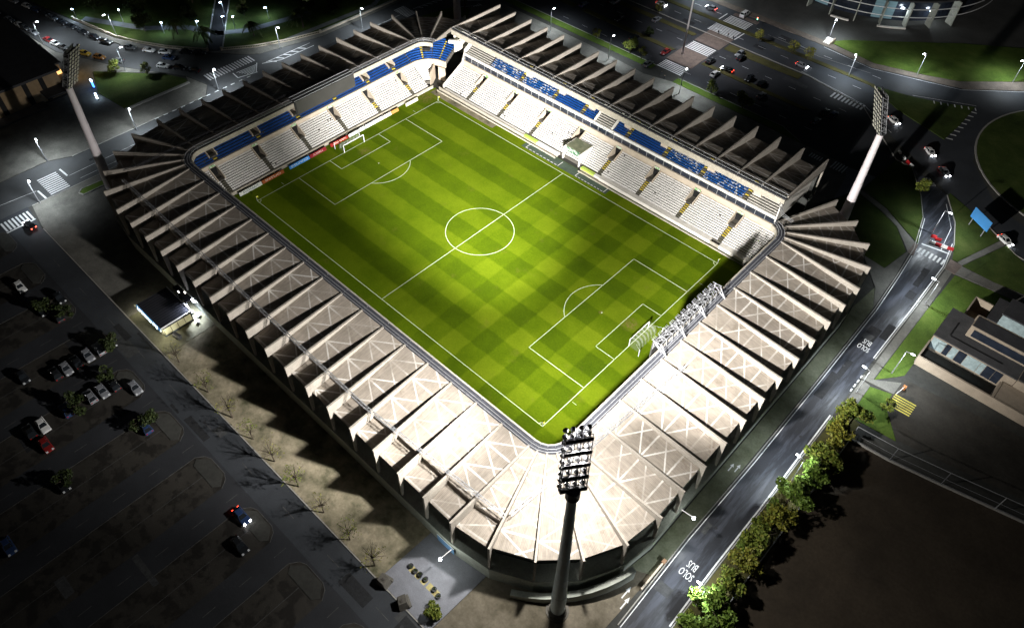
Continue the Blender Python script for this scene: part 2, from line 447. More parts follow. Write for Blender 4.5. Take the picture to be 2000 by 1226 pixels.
for i in range(len(rr)-1):
    z0 = 1.4+i*.3; z1 = 1.7+i*.3
    m.hexa([(*ri[i],0),(*ri[i+1],0),(*rr[i+1],0),(*rr[i],0),(*ri[i],z0),(*ri[i+1],z1),(*rr[i+1],z1),(*rr[i],z0)])
m.build('access_ramp', MAT['facade'], stadium)

# ------------------------------------------------------------------ stands
class Frame:
    def __init__(s, o, al, out): s.o = Vector((*o,0)); s.a = Vector((*al,0)); s.r = Vector((*out,0))
    def p(s, a, r, z): q = s.o+s.a*a+s.r*r; return (q.x, q.y, z)
    def box(s, m, a0, a1, r0, r1, z0, z1, mi=0):
        q = [s.p(a0,r0,z0), s.p(a1,r0,z0), s.p(a1,r1,z0), s.p(a0,r1,z0), s.p(a0,r0,z1), s.p(a1,r0,z1), s.p(a1,r1,z1), s.p(a0,r1,z1)]
        if s.a.cross(s.r).z < 0: q = [q[1],q[0],q[3],q[2],q[5],q[4],q[7],q[6]]
        m.hexa(q, mi)
F_DC = Frame((-59,0), (0,1), (-1,0)); F_BC = Frame((0,36.3), (1,0), (0,1))
F_AD = Frame((0,-40.2), (1,0), (0,-1)); F_AB = Frame((59,0), (0,1), (1,0))

def seat_rows(fr, m, a0, a1, r0, z0, j0, j1, tread, rise, mi=0, pitch=.5, skip=.0, sd=1):
    rnd = random.Random(sd)
    n = int((a1-a0)/pitch)
    for j in range(j0, j1):
        r = r0+j*tread; z = z0+j*rise
        fr.box(m, a0, a1, r+.20, r+.26, z+.18, z+.29, mi)          # rail that carries the seats
        for i in range(n):
            if rnd.random() < skip: continue
            a = a0+(a1-a0)*(i+.06)/n; b = a0+(a1-a0)*(i+.94)/n
            fr.box(m, a, b, r+.09, r+.40, z+.30, z+.37, mi)
            fr.box(m, a, b, r+.37, r+.42, z+.38, z+.56, mi)
def tier(fr, a0, a1, r0, z0, n, tread, rise, aisles, jv, vw, seat, name, yellow, base_mat, vom=True, seats=True, skip=.004, gap=.65, zbase=-99, seatsel=None):
    base = MB()
    for j in range(n):
        r = r0+j*tread; z = z0+j*rise
        cuts = [(a-vw/2, a+vw/2) for a in aisles] if (vom and j >= jv) else []
        xs = [a0]+[c for q in cuts for c in q]+[a1]
        for i in range(0, len(xs), 2):
            if xs[i+1] > xs[i]: fr.box(base, xs[i], xs[i+1], r, r+tread, max(z-1.2, zbase), z)
    if vom:
        zf = z0+jv*rise-.1
        for a in aisles: fr.box(base, a-vw/2, a+vw/2, r0+jv*tread, r0+n*tread, zf-.6, zf)
    B = base.build(name, base_mat, stadium)
    for k, a in enumerate(aisles):
        m = MB()
        for j in range(jv if vom else n):
            r = r0+j*tread; z = z0+j*rise
            fr.box(m, a-.55, a+.55, r+.01, r+tread*.5, z+.003, z+rise*.5, 1 if yellow(k, j) else 0)
            fr.box(m, a-.55, a+.55, r+tread*.5, r+tread*.98, z+rise*.52, z+rise*.56, 0)
        m.build('stairway', [MAT['staird'], MAT['stairy']], B)
        if vom:
            v = MB(); zt = z0+n*rise
            rv = r0+jv*tread
            for s in (-1, 1):
                x0, x1 = (a-vw/2-.02, a-vw/2+.25) if s < 0 else (a+vw/2-.25, a+vw/2+.02)
                pts = [fr.p(0,rv,zf), fr.p(0,r0+n*tread,zf), fr.p(0,r0+n*tread,zt+.75), fr.p(0,rv,z0+jv*rise+.75)]
                off = fr.a*(x1-x0); c = fr.a*((x0+x1)/2)
                v.plate([Vector(p)+c for p in pts], off, 0)
            fr.box(v, a-vw/2+.27, a+vw/2-.27, r0+n*tread-.12, r0+n*tread-.05, zf+.02, zt+.3, 1)
            fr.box(v, a-vw/2+.27, a+vw/2-.27, rv+.05, rv+1.3, zf+.02, zf+.25, 2)
            o = v.build('vomitory', [MAT['beige'], MAT['dark'], MAT['conc']], B)
            sg = MB(); fr.box(sg, a-.9, a+.9, r0+n*tread-.16, r0+n*tread-.06, zt+.55, zt+1.15)
            sg.build('exit_sign', MAT['sign'], B)
    if seats:
        ed = [a0]+[c for a in aisles for c in (a-gap, a+gap)]+[a1]
        for i in range(0, len(ed), 2):
            if ed[i+1]-ed[i] < .8: continue
            m = MB()
            j1 = jv if vom else n
            seat_rows(fr, m, ed[i], ed[i+1], r0, z0, 0, j1, tread, rise, sd=i+1, skip=skip)
            if vom:
                e0 = a0 if i == 0 else aisles[i//2-1]+vw/2+.1; e1 = a1 if i+2 >= len(ed) else aisles[i//2]-vw/2-.1
                if e1-e0 > .6: seat_rows(fr, m, e0, e1, r0, z0, jv, n, tread, rise, sd=i+50, skip=skip)
            sm = seatsel(i//2) if seatsel else seat
            m.build('seat_block', sm, B)
    return B
k = NT("exit_sign_green"); k.col(k.ramp(k.noise(2.2, 2, .5), [(.46, (.72,.74,.68)), (.54, (.22,.52,.16))])); MAT['sign'] = k.mat

DCA = [-37.4,-23.8,-10.4,2.9,16.1,29.9]
tier(F_DC, -40.6, 36.3, .5, 1.0, 12, .583, .358, DCA, 6, 2.5, MAT['seatw'], 'lower_terrace', lambda k, j: k > 3 and j > 2, MAT['conc'])
BCA = [-45.3+13.44*i for i in range(8)]
tier(F_BC, -55.6, 62.5, 3.7, 1.0, 14, .607, .286, BCA, 8, 2.6, MAT['seatw'], 'lower_terrace', lambda k, j: j > 2 and k > 2 or j > 4, MAT['conc'])
for fr, a0, a1 in ((F_AD, -58, 59), (F_AB, CV0, 36.3)):
    tier(fr, a0, a1, 2.0, 1.0, 11, .8, .42, [a0+13.4*i+6 for i in range(int((a1-a0)/13.4))], 11, 0, None, 'lower_terrace', lambda k, j: False, MAT['conc'], vom=False, seats=False)
# upper tiers
UPD = [-35.3,-21.2,-7.5,6,19,29.5]
tier(F_DC, -40.6, 36.3, 8.1, 6.25, 9, .75, .42, UPD, 2, 2.6, MAT['seatb'], 'upper_terrace', lambda k, j: True, MAT['conc'], gap=.7)
UBC = [-31.7,-18.2,-7.2,9.4,22.2,34.3,48.0]
def bsel(i): return [MAT['seatmix'], MAT['seatmix'], MAT['seatb'], None, MAT['seatb'], MAT['seatmix'], MAT['seatmix'], MAT['seatmix']][i]
U = tier(F_BC, -55.5, 57.6, 13.5, 9.0, 9, .62, .36, UBC, 9, 0, MAT['seatb'], 'upper_terrace', lambda k, j: j % 2 == 0, MAT['conc'], vom=False, seats=False)
def ublock(a0, a1, mat, n=9, sd=1):
    m = MB(); seat_rows(F_BC, m, a0, a1, 13.5, 9.0, 0, n, .62, .36, sd=sd, skip=.01); m.build('seat_block', mat, U)
ublock(-44.4, -32.4, MAT['seatmix']); ublock(-31.0, -18.9, MAT['seatmix'], sd=2); ublock(-17.5, -7.9, MAT['seatb'], sd=3); ublock(-6.5, -2.3, MAT['seatb'], sd=4)
ublock(4.8, 8.7, MAT['seatb'], sd=5); ublock(10.1, 21.5, MAT['seatb'], sd=6); ublock(22.9, 33.6, MAT['seatmix'], sd=7); ublock(35, 47.3, MAT['seatmix'], sd=8)
for a0, a1 in ((-55, -45), (48.8, 57.2), (-1.7, 4.1)):      # bare bench ends and the box for guests
    m = MB()
    for j in range(8): F_BC.box(m, a0, a1, 13.5+j*.62+.15, 13.5+j*.62+.5, 9.0+j*.36+.3, 9.0+j*.36+.42)
    m.build('bench_block', MAT['whitewall'], U)
for a in (-2.1, 4.3):
    m = MB(); m.plate([F_BC.p(a,13.4,8.9), F_BC.p(a,18.6,12.0), F_BC.p(a,18.6,13.0), F_BC.p(a,13.4,9.9)], (.4,0,0)); m.build('box_wall', MAT['whitewall'], U)
for a in (-30.0,-16.6,-5.2,8.0,20.6,36.0,50.2):
    m = MB(); F_BC.box(m, a-1.1, a+1.1, 15.6, 17.4, 10.2, 11.7); m.build('stair_hut', MAT['beige'], U)
# front wall of the main stand upper tier: beige wall, dark glass band, white parapet
m = MB(); F_BC.box(m, -55.5, 61, 12.35, 13.2, 4.0, 7.05, 0); F_BC.box(m, -55.5, 61, 12.75, 13.2, 7.06, 8.5, 1); F_BC.box(m, -55.5, 57.6, 12.85, 13.3, 8.51, 9.35, 2)
for i in range(40): F_BC.box(m, -55.2+i*2.9, -55.05+i*2.9, 12.66, 12.74, 7.07, 8.49, 3)
B = m.build('parapet', [MAT['beige'], MAT['glassd'], MAT['whitewall'], MAT['steel']], stadium)
m = MB(); F_BC.box(m, -29, 33, 12.77, 12.84, 8.45, 9.3); bn = m.build('banner', MAT['white'], stadium)
text_mesh('banner_lettering', 'REAL  RACING  CLUB', .75, MAT['glassd'], bn, (1.5, 36.3+12.75, 8.86), (R(90),0,0), .01, 1.15)
# DC parapet between the tiers
m = MB(); F_DC.box(m, -41, 36.3, 7.55, 8.05, 4.6, 6.7); m.build('parapet', MAT['beige'], stadium)
# curved corners next to C
m = MB(); mb = MB(); ms = MB(); wl = MB()
def arcbox(mm, a0, a1, r0, r1, z0, z1, mi=0, cx=-59, cy=CV1):
    n = max(1, int(abs(a1-a0)/5))
    for i in range(n):
        t0 = R(a0+(a1-a0)*i/n); t1 = R(a0+(a1-a0)*(i+1)/n)
        q = [(cx+math.cos(t)*r, cy+math.sin(t)*r) for r in (r0, r1) for t in (t0, t1)]
        mm.hexa([(*q[0],z0),(*q[1],z0),(*q[3],z0),(*q[2],z0),(*q[0],z1),(*q[1],z1),(*q[3],z1),(*q[2],z1)], mi)
for j in range(3, 12):
    r = .5+j*.583; z = 1+j*.358
    arcbox(m, 179, 128, r, r+.583, z-1.2, z); arcbox(ms, 178, 130, r+.12, r+.47, z+.36, z+.44); arcbox(ms, 178, 130, r+.44, r+.5, z+.45, z+.74)
for j in range(9):
    r = 8.1+j*.75; z = 6.25+j*.42
    arcbox(m, 179, 96, r, r+.75, z-1.2, z)
    for t0, t1 in ((178, 151), (147, 130) if j < 3 else (133, 131), (129, 113), (110, 97)):
        arcbox(mb, t0, t1, r+.12, r+.47, z+.36, z+.44); arcbox(mb, t0, t1, r+.44, r+.5, z+.45, z+.74)
    for t in (149, 111.5):
        arcbox(wl, t+1.6, t-1.6, r+.02, r+.4, z+.004, z+.2, 1); arcbox(wl, t+1.6, t-1.6, r+.41, r+.74, z+.004, z+.1, 2)
arcbox(wl, 179, 92, 7.6, 8.05, 4.6, 6.7, 0); arcbox(wl, 126, 122, 1.8, 7.6, 0, 5.2, 0); arcbox(wl, 112, 92, 7.0, 7.5, 0, 4.6, 0)
c = m.build('corner_terrace', MAT['conc'], stadium); ms.build('seat_block', MAT['seatw'], c); mb.build('seat_block', MAT['seatb'], c)
wl.build('corner_wall', [MAT['beige'], MAT['stairy'], MAT['staird']], c)
m = MB(); arcbox(m, 146, 134, 10.7, 13.6, 8.0, 8.9); m.build('vomitory', MAT['dark'], c)
# side walls where the main stand ends
m = MB(); m.plate([(-56.0,39.6,0),(-56.0,49.5,0),(-56.0,49.5,9.6),(-56.0,48.4,6.4),(-56.0,39.6,1.9)], (.35,0,0)); m.build('stand_end_wall', MAT['whitewall'], stadium)
m = MB(); m.plate([(-56.0,49.6,8),(-56.0,56,12.5),(-56.0,56,14),(-56.0,49.6,10.2)], (.4,0,0)); m.build('stand_end_wall', MAT['whitewall'], stadium)
m = MB(); m.plate([(-59.4,46,12.6),(-56.2,48.6,12.6),(-56.2,48.6,13.6),(-59.4,46,13.6)], (.5,-.6,0)); m.build('stand_end_wall', MAT['whitewall'], stadium)
m = MB(); m.plate([(58.0,48.6,8.2),(58.0,69,8.2),(58.0,69,14.2),(58.0,61,14.4),(58.0,48.6,17.0)], (.3,0,0)); m.build('stand_end_wall', MAT['whitewall'], stadium)
m = MB(); m.plate([(-59.6,48.6,8.2),(-59.6,69,8.2),(-59.6,69,14.2),(-59.6,61,14.4),(-59.6,48.6,17.0)], (.3,0,0)); m.build('stand_end_wall', MAT['whitewall'], stadium)
# pitch-side walls
m = MB(); F_BC.box(m, -57, -6.2, 2.3, 2.55, 0, 1.15); m.build('pitch_wall', MAT['fascia'], stadium)
m = MB(); F_BC.box(m, 2.6, 62, 2.3, 2.55, 0, 1.15); m.build('pitch_wall', MAT['fascia'], stadium)
m = MB(); F_BC.box(m, -57, -6.2, 1.35, 1.5, 0, .5); m.build('pitch_wall', MAT['fascia'], stadium)
m = MB(); F_BC.box(m, 2.6, 62, 1.35, 1.5, 0, .5); m.build('pitch_wall', MAT['fascia'], stadium)
m = MB(); F_DC.box(m, -41, 38, .1, .35, 0, 1.0); m.build('pitch_wall', MAT['fascia'], stadium)
m = MB(); F_AD.box(m, -58, 59, 1.2, 1.5, 0, 1.1); m.build('pitch_wall', MAT['fascia'], stadium)
m = MB(); F_AB.box(m, -40, 36, 1.2, 1.5, 0, 1.1); m.build('pitch_wall', MAT['fascia'], stadium)
m = MB(); F_BC.box(m, 9.5, 46.8, 2.2, 3.75, .2, 1.22); m.build('front_cover', MAT['whitewall'], stadium)
m = MB(); F_BC.box(m, 49.6, 61, 2.2, 3.75, .2, 1.22); m.build('front_cover', MAT['whitewall'], stadium)
m = MB(); F_BC.box(m, -55, -6.3, 2.56, 3.6, .2, 1.0); m.build('front_cover', MAT['whitewall'], stadium)
# players' tunnel in the main stand
m = MB(); F_BC.box(m, -4.6, 1.2, 4.2, 9.0, 4.1, 4.25, 0); F_BC.box(m, -4.8, -4.6, 3.0, 9.0, 0, 4.25, 1); F_BC.box(m, 1.2, 1.4, 3.0, 9.0, 0, 4.25, 1)
F_BC.box(m, -4.4, 1.0, 4.0, 4.15, 2.6, 4.05, 2)
k = NT("tunnel_canopy"); k.col(k.ramp(k.noise(.8, 3), [(.4, (.13,.15,.09)), (.6, (.22,.23,.15))])); k.b.inputs['Roughness'].default_value = .4; MAT['canopy'] = k.mat
k = NT("green_screen"); k.col(k.ramp(k.noise(1.6, 3), [(.42, (.02,.12,.05)), (.6, (.5,.58,.5))])); MAT['greens'] = k.mat
m.build('players_tunnel', [MAT['canopy'], MAT['whitewall'], MAT['greens']], stadium)

# ------------------------------------------------------------------ pitch and its markings
def sheet(name, poly, z, mat, kind='structure', parent=None, th=None):
    m = MB()
    if th: m.prism(poly, z-th, z)
    else: m.face([(p[0], p[1], z) for p in poly])
    o = m.build(name, mat, parent)
    if kind: o['kind'] = kind
    return o
def rect(x0, x1, y0, y1): return [(x0,y0),(x1,y0),(x1,y1),(x0,y1)]
m = MB(); m.face([(*p, .02) for p in rect(-58.9, 60.5, -41.4, 38.6)])
pitch = m.build('football_pitch', MAT['pitch']); pitch['kind'] = 'structure'
m = MB(); Z = .032; lw = .085
def ln(x0, y0, x1, y1, wdt=lw):
    d = Vector((x1-x0, y1-y0, 0)).normalized(); n = Vector((-d.y, d.x, 0))*wdt; a = Vector((x0,y0,Z)); b = Vector((x1,y1,Z))
    m.face([a-n-d*wdt, b-n+d*wdt, b+n+d*wdt, a+n-d*wdt])
def arcl(cx, cy, r, a0, a1, n=48):
    for i in range(n):
        t0 = R(a0+(a1-a0)*i/n); t1 = R(a0+(a1-a0)*(i+1)/n)
        m.face([(cx+math.cos(t)*(r+o), cy+math.sin(t)*(r+o), Z) for t, o in ((t0,-lw),(t0,lw),(t1,lw),(t1,-lw))])
for s in (-1, 1):
    ln(-52.5, 34*s, 52.5, 34*s); ln(52.5*s, -34, 52.5*s, 34)
    for a, d in ((20.16, 16.5), (9.16, 5.5)):
        ln(52.5*s, -a, (52.5-d)*s, -a); ln(52.5*s, a, (52.5-d)*s, a); ln((52.5-d)*s, -a, (52.5-d)*s, a)
    arcl(41.5*s, 0, 9.15, (180 if s > 0 else 0)-53, (180 if s > 0 else 0)+53)
    m.face([(41.5*s+q[0]*.16, q[1]*.16, Z) for q in ((-1,-1),(1,-1),(1,1),(-1,1))])
    for v in (-34, 34):
        a0 = {(1,-34):90, (1,34):180, (-1,-34):0, (-1,34):270}[(s, v)]; arcl(52.5*s, v, 1, a0, a0+90, 10)
    for v in (-24.8, 24.8): ln(53.1*s, v, 54.2*s, v, .05)
ln(0, -34, 0, 34); arcl(0, 0, 9.15, 0, 360, 96)
m.face([(q[0]*.18, q[1]*.18, Z) for q in ((-1,-1),(1,-1),(1,1),(-1,1))])
m.build('pitch_marking', MAT['paint'], pitch)
# artificial turf of the technical areas
m = MB()
m.face([(*p, .028) for p in rect(-17.5, 14.5, 35.3, 38.5)])
m.build('technical_area', M('green_matting', (.085,.12,.09), .9, .25, .5, fine=3), pitch)
m = MB()
for a, b in ((-16, -3.4), (3.2, 13.6)):
    for i in range(9):
        x0 = a+(b-a)*i/9; m.face([(*p, .036) for p in rect(x0, x0+(b-a)/9*.62, 35.6, 35.8)])
    e = b if a < 0 else a
    for q in ((a,), (b,)): m.face([(*p, .036) for p in rect(q[0]-.1, q[0]+.1, 35.6, 38.0)])
m.build('technical_area_line', MAT['white'], pitch)
m = MB(); m.face([(*p, .026) for p in rect(-58, -30, 35.6, 38.5)]); m.build('worn_verge', MAT['dirt'], pitch)

def net_mat():
    k = NT("goal_net"); uv = k.n("TexCoord").outputs['Object']; k.b.inputs['Base Color'].default_value = (.75,.8,.75,1)
    wv = k.n("TexWave"); wv.wave_type = 'BANDS'; wv.bands_direction = 'Y'; wv.inputs['Scale'].default_value = .27; k.l(uv, wv.inputs[0])
    a = k.ramp(wv.outputs['Fac'], [(.45, (.06,)*3), (.6, (.26,)*3)])
    k.l(a, k.b.inputs['Alpha']); return k.mat
MAT['net'] = net_mat()
def goal(u, s, label):
    g = thing('football_goal', label, 'goal', (u,0,0), 0, 'goals')
    for y in (-3.72, 3.72):
        m = MB(); m.tube((0,y,0), (0,y,2.5), .11, n=8); m.build('goal_post', MAT['steelw'], g)
    m = MB(); m.tube((0,-3.78,2.5), (0,3.78,2.5), .11, n=8); m.build('crossbar', MAT['steelw'], g)
    m = MB(); n = 14; prof = [(.05,2.48),(1.7*s,2.3),(2.3*s,1.4),(2.5*s,.05)]
    prof = [(p[0]*(s if i == 0 else 1), p[1]) for i, p in enumerate(prof)]
    for i in range(n):
        y0 = -3.7+7.4*i/n; y1 = -3.7+7.4*(i+1)/n
        for (xa, za), (xb, zb) in zip(prof, prof[1:]): m.face([(xa,y0,za),(xa,y1,za),(xb,y1,zb),(xb,y0,zb)])
    for y in (-3.7, 3.7): m.face([(p[0],y,p[1]) for p in prof]+[(.05*s,y,.05)])
    m.build('net', MAT['net'], g)
    for y in (-4.6, 4.6):
        m = MB(); m.tube((3.4*s,y,0), (3.4*s,y,2.3), .09, n=6); m.tube((3.4*s,y,2.25), (1.7*s,y*.8,2.3), .015, n=3); m.build('net_post', MAT['steelw'], g)
goal(52.5, 1, 'white football goal in front of the big bare steel scoreboard frame'); goal(-52.5, -1, 'white football goal in front of the coloured advertising boards below the seats')
for u, v, t in ((52.5,34,'beside the end of the white main stand wall'), (-52.5,34,'in the far corner below the blue curved seats'), (-52.5,-34,'in the dark corner beside the teal and white board'), (52.5,-34,'nearest the dark floodlight tower head')):
    f = thing('corner_flag', 'small yellow corner flag '+t, 'corner flag', (u,v,0), 0, 'corner flags')
    m = MB(); m.tube((0,0,0), (0,0,1.5), .04, n=5); m.build('flag_pole', MAT['white'], f)
    m = MB(); m.plate([(0,.03,1.1),(.1,.5,1.1),(.1,.55,1.55),(0,.03,1.55)], (.03,0,0)); m.build('flag', M('flag_yellow', (.75,.75,.08)) if u+v > 80 else bpy.data.materials['flag_yellow'], f)

# advertising boards along the far goal line
def board(v0, v1, col_, txt, tcol, label, u=-57.4, hgt=1.0):
    b = thing('advertising_board', label, 'advertising board', (u,(v0+v1)/2,0), 0, 'pitch side advertising boards')
    L = v1-v0; m = MB(); m.hexa([(-.25,-L/2,0),(.1,-L/2,0),(.1,L/2,0),(-.25,L/2,0),(-.35,-L/2,hgt),(-.22,-L/2,hgt),(-.22,L/2,hgt),(-.35,L/2,hgt)])
    m.build('board', M('board_'+txt.strip().lower().replace(' ', '_')+str(int(v0+99)), col_, .5, .1), b)
    if txt: text_mesh('board_lettering', txt, .78, M('letter_'+str(int(v0+99)), tcol, .5, .05), b, (-.045,0,.53), (R(73),0,R(90)), .012, L/len(txt)/.62*.92)
board(-36.2,-29.0,(.62,.64,.60),'EVSTREAM',(.02,.10,.13),'white and teal advertising board nearest the dark corner of the pitch')
board(-28.8,-21.6,(.30,.075,.015),'INTUO',(.75,.68,.6),'orange brown advertising board with pale lettering')
board(-19.6,-12.6,(.06,.25,.62),'MUVO',(.65,.74,.8),'sky blue advertising board with pale lettering')
board(-12.4,-6.6,(.22,.012,.02),'A-VITALS',(.78,.7,.62),'dark red advertising board next to the sky blue one')
board(-4.9,1.6,(.30,.02,.015),'VARAMUNTS',(.8,.7,.6),'bright red board with white letters just left of the far goal')
board(1.9,8.0,(.70,.70,.68),' ',(.1,.1,.1),'plain white board directly behind the far goal net')
board(8.4,15.4,(.66,.68,.76),'INSEVO',(.3,.34,.6),'pale lilac white board right of the far goal')
board(15.7,18.6,(.68,.63,.56),' ',(.2,.2,.2),'cream board between the lilac board and the orange board')
board(18.8,21.6,(.50,.22,.06),' ',(.2,.2,.2),'short orange board between the cream boards')
board(24.8,29.8,(.66,.62,.46),' ',(.2,.2,.2),'long cream board toward the far corner of the goal line')
def sboard(u0, u1, col_, label, txt, z0=.6):
    b = thing('advertising_board', label, 'advertising board', ((u0+u1)/2,38.5,0), 0, 'boards on the main stand wall')
    L = u1-u0; m = MB(); m.hexa([(-L/2,0,z0),(L/2,0,z0),(L/2,.9,z0+.3),(-L/2,.9,z0+.3),(-L/2,.1,z0+.55),(L/2,.1,z0+.55),(L/2,1.0,z0+.62),(-L/2,1.0,z0+.62)])
    m.build('board', M('sboard'+str(int(u0+99)), col_, .5, .06), b)
    if txt:
        lm = MB()
        for i in range(len(txt)*2): lm.box(-L*.36+i*L*.72/len(txt)/2, -L*.36+(i+.6)*L*.72/len(txt)/2, .42, .62, z0+.62, z0+.635)
        lm.build('board_lettering', MAT['white'], b)
for u0, u1, c_, t_ in ((-19.5,-14.4,(.42,.56,.10),'light green strip board on the main stand wall, left of the tunnel'), (-14.3,-6.4,(.75,.74,.72),'long white board left of the players tunnel'),
                  (2.8,7.6,(.42,.56,.10),'light green strip board just right of the players tunnel'), (7.7,11.8,(.75,.74,.72),'white board between two light green strip boards'),
                  (11.9,16.6,(.42,.56,.10),'light green strip board farther right of the tunnel'), (16.7,24,(.75,.74,.72),'white board beyond the last light green strip')):
    sboard(u0, u1, c_, t_, None)
for u0, u1, t_ in ((-16,-6.6,'left'), (3.2,13.4,'right')):
    d = thing('dugout', 'long low dark team dugout sunk '+t_+' of the players tunnel', 'dugout', (u0,38.0,0), 0, 'dugouts')
    m = MB(); L = u1-u0; m.box(0,L,0,.25,.02,.35); m.build('dugout_bench', MAT['beige'], d)
    m = MB(); m.box(0,L,.3,.75,.02,.12); m.build('dugout_floor', MAT['dark'], d)

# scoreboards
b = thing('scoreboard', 'long black video scoreboard seen from the front on the dark far roof', 'scoreboard', (-63.1,.5,10.9), 0, 'scoreboards')
m = MB(); m.box(-.3,.05,-10.4,10.4,0,4.2); m.build('screen', M('screen_black', (.05,.049,.047), .5, .12, .3), b)
m = MB(); m.box(-.78,-.32,-10.6,10.6,-.2,4.1,0); m.box(-3.2,-.79,-10.6,10.6,3.5,4.1,0)
for x in (-2.9,-1.5,-.2): m.tube((x,-10.7,4.35), (x,10.7,4.35), .09, n=4, mi=1)
m.build('screen_casing', [MAT['black'], MAT['steel']], b)
b = thing('scoreboard', 'scoreboard seen from behind with a bare white lattice frame of steel', 'scoreboard', (62.4,.2,14.3), 0, 'scoreboards')
m = MB(); m.box(-.8,-.5,-11.4,11.4,-3.2,2.2); m.build('screen', bpy.data.materials['screen_black'], b)
m = MB(); rnd = random.Random(3)
for i in range(12):
    y = -11.4+22.8*i/11
    m.tube((-.4,y,2.1), (-.4,y,-.2), .07, n=4); m.tube((-.4,y,2.0), (1.6,y,.3), .08, n=4); m.tube((-.5,y,2.2), (1.1,y,2.5), .06, n=4); m.tube((1.1,y,2.5), (1.5,y,.4), .055, n=4)
    m.tube((-1.1,y,2.3), (-.2,y,2.3), .055, n=4)
    if i < 11:
        y1 = y+22.8/11
        m.tube((-.4,y,2.1), (1.1,y1,2.5), .06, n=4); m.tube((1.1,y,2.5), (1.6,y1,.3), .06, n=4); m.tube((-.4,y1,.3), (-.4,y,2.1), .06, n=4)
        for q in range(3): m.tube((-1.2,y+.3+q*.45,2.35), (-.5,y+.4+q*.45,2.1), .045, n=4)
for x, z in ((-.4,2.15),(1.1,2.5),(1.55,.4),(-.4,.2)): m.tube((x,-11.5,z), (x,11.5,z), .08, n=4)
for y in (-11.2,-4.2,3.4,11): 
    m.tube((1.1,y,2.4), (3.0,y-.3,.3), .11, n=5); m.tube((-.4,y,2.1), (3.0,y-.3,.3), .08, n=5)
m.build('lattice_frame', MAT['steel'], b)

# ------------------------------------------------------------------ floodlight towers
MAT['litglass'] = EM('floodlight_lit', (1,.97,.88), 60)
def tower(base, neck, top, label, lit, grey=False):
    bx, by = base; t = thing('floodlight_tower', label, 'floodlight tower', (bx,by,0), 0, 'floodlight towers')
    nk = Vector((neck[0]-bx, neck[1]-by, neck[2])); tp = Vector((top[0]-bx, top[1]-by, top[2]))
    m = MB(); segs = 6
    rad = [1.35,1.3,1.12,.98,.9,.84,.8]
    for i in range(segs):
        m.tube(nk*(i/segs)+Vector((0,0,.0)), nk*((i+1)/segs), rad[i], rad[i+1]+(.06 if i < 5 else 0), n=20, cap=False)
    pole = m.build('pole', MAT['poleg'] if grey else MAT['pole'], t, True)
    m = MB(); m.lathe([(2.1,0),(2.1,.35),(1.75,.36),(1.7,.9),(1.45,1.0)], 24); m.build('plinth', MAT['conc'], t)
    m = MB(); m.tube(nk-nk.normalized()*.4, nk+nk.normalized()*1.2, 1.15, 1.2, n=16); m.build('collar', MAT['steeld'], t)
    ax = (tp-nk).normalized(); c = Vector((0-bx, -2-by, 0)).normalized()       # c: towards the pitch
    sd = Vector((-c.y, c.x, 0)); H = (tp-nk).length; W = 2.05
    fwd = (c-ax*c.dot(ax)).normalized()
    fr = MB(); n = 9
    o = nk+ax*.9
    P = lambda a, h, d: o+sd*a+ax*h+fwd*d
    for d in (-.2, .9):
        for a in (-W, -W/3, W/3, W): fr.tube(P(a,0,d), P(a,H-.8,d), .07, n=4)
        for i in range(n+1): h = (H-.8)*i/n; fr.tube(P(-W,h,d), P(W,h,d), .06, n=4)
    for i in range(n):
        h = (H-.8)*i/n; h1 = (H-.8)*(i+1)/n
        for a in (-W, W): fr.tube(P(a,h,-.2), P(a,h1,.9), .045, n=4); fr.tube(P(a,h,-.2), P(a,h,.9), .045, n=4)
        for a in (-W, -W/3, W/3): fr.tube(P(a,h,-.2), P(a+2*W/3,h1,-.2), .04, n=4)
    fo = fr.build('lamp_frame', MAT['steeld'] if grey else MAT['steel'], t)
    g = MB()
    for i in range(0, n+1, 2):
        h = (H-.8)*i/n
        g.hexa([P(-W-.1,h-.04,-.3), P(W+.1,h-.04,-.3), P(W+.1,h-.04,.95), P(-W-.1,h-.04,.95), P(-W-.1,h+.04,-.3), P(W+.1,h+.04,-.3), P(W+.1,h+.04,.95), P(-W-.1,h+.04,.95)])
        g.hexa([P(-W-.1,h,-.34), P(W+.1,h,-.34), P(W+.1,h,-.28), P(-W-.1,h,-.28), P(-W-.1,h+.65,-.34), P(W+.1,h+.65,-.34), P(W+.1,h+.65,-.28), P(-W-.1,h+.65,-.28)])
    g.build('platform', MAT['steeld'], t)
    for i in range(n+1):
        for a in (-W+.25, -W/3+.05, W/3-.05, W-.25):
            p = P(a, (H-.8)*i/n+.35, 1.2); ctr = Vector((-bx*.8, -2-by*.8, 0))+Vector((0,0,0)); d = (Vector((-bx, -2-by, 0))-p).normalized()
            l = MB(); l.tube(p-d*.42, p+d*.06, .2, .46, n=10); lo = l.build('lamp', MAT['steeld'], t)
            l = MB(); l.tube(p+d*.065, p+d*.10, .43, .43, n=10); l.build('lamp_glass', MAT['litglass'] if lit else MAT['lampglass'], lo)
    return t, o, H

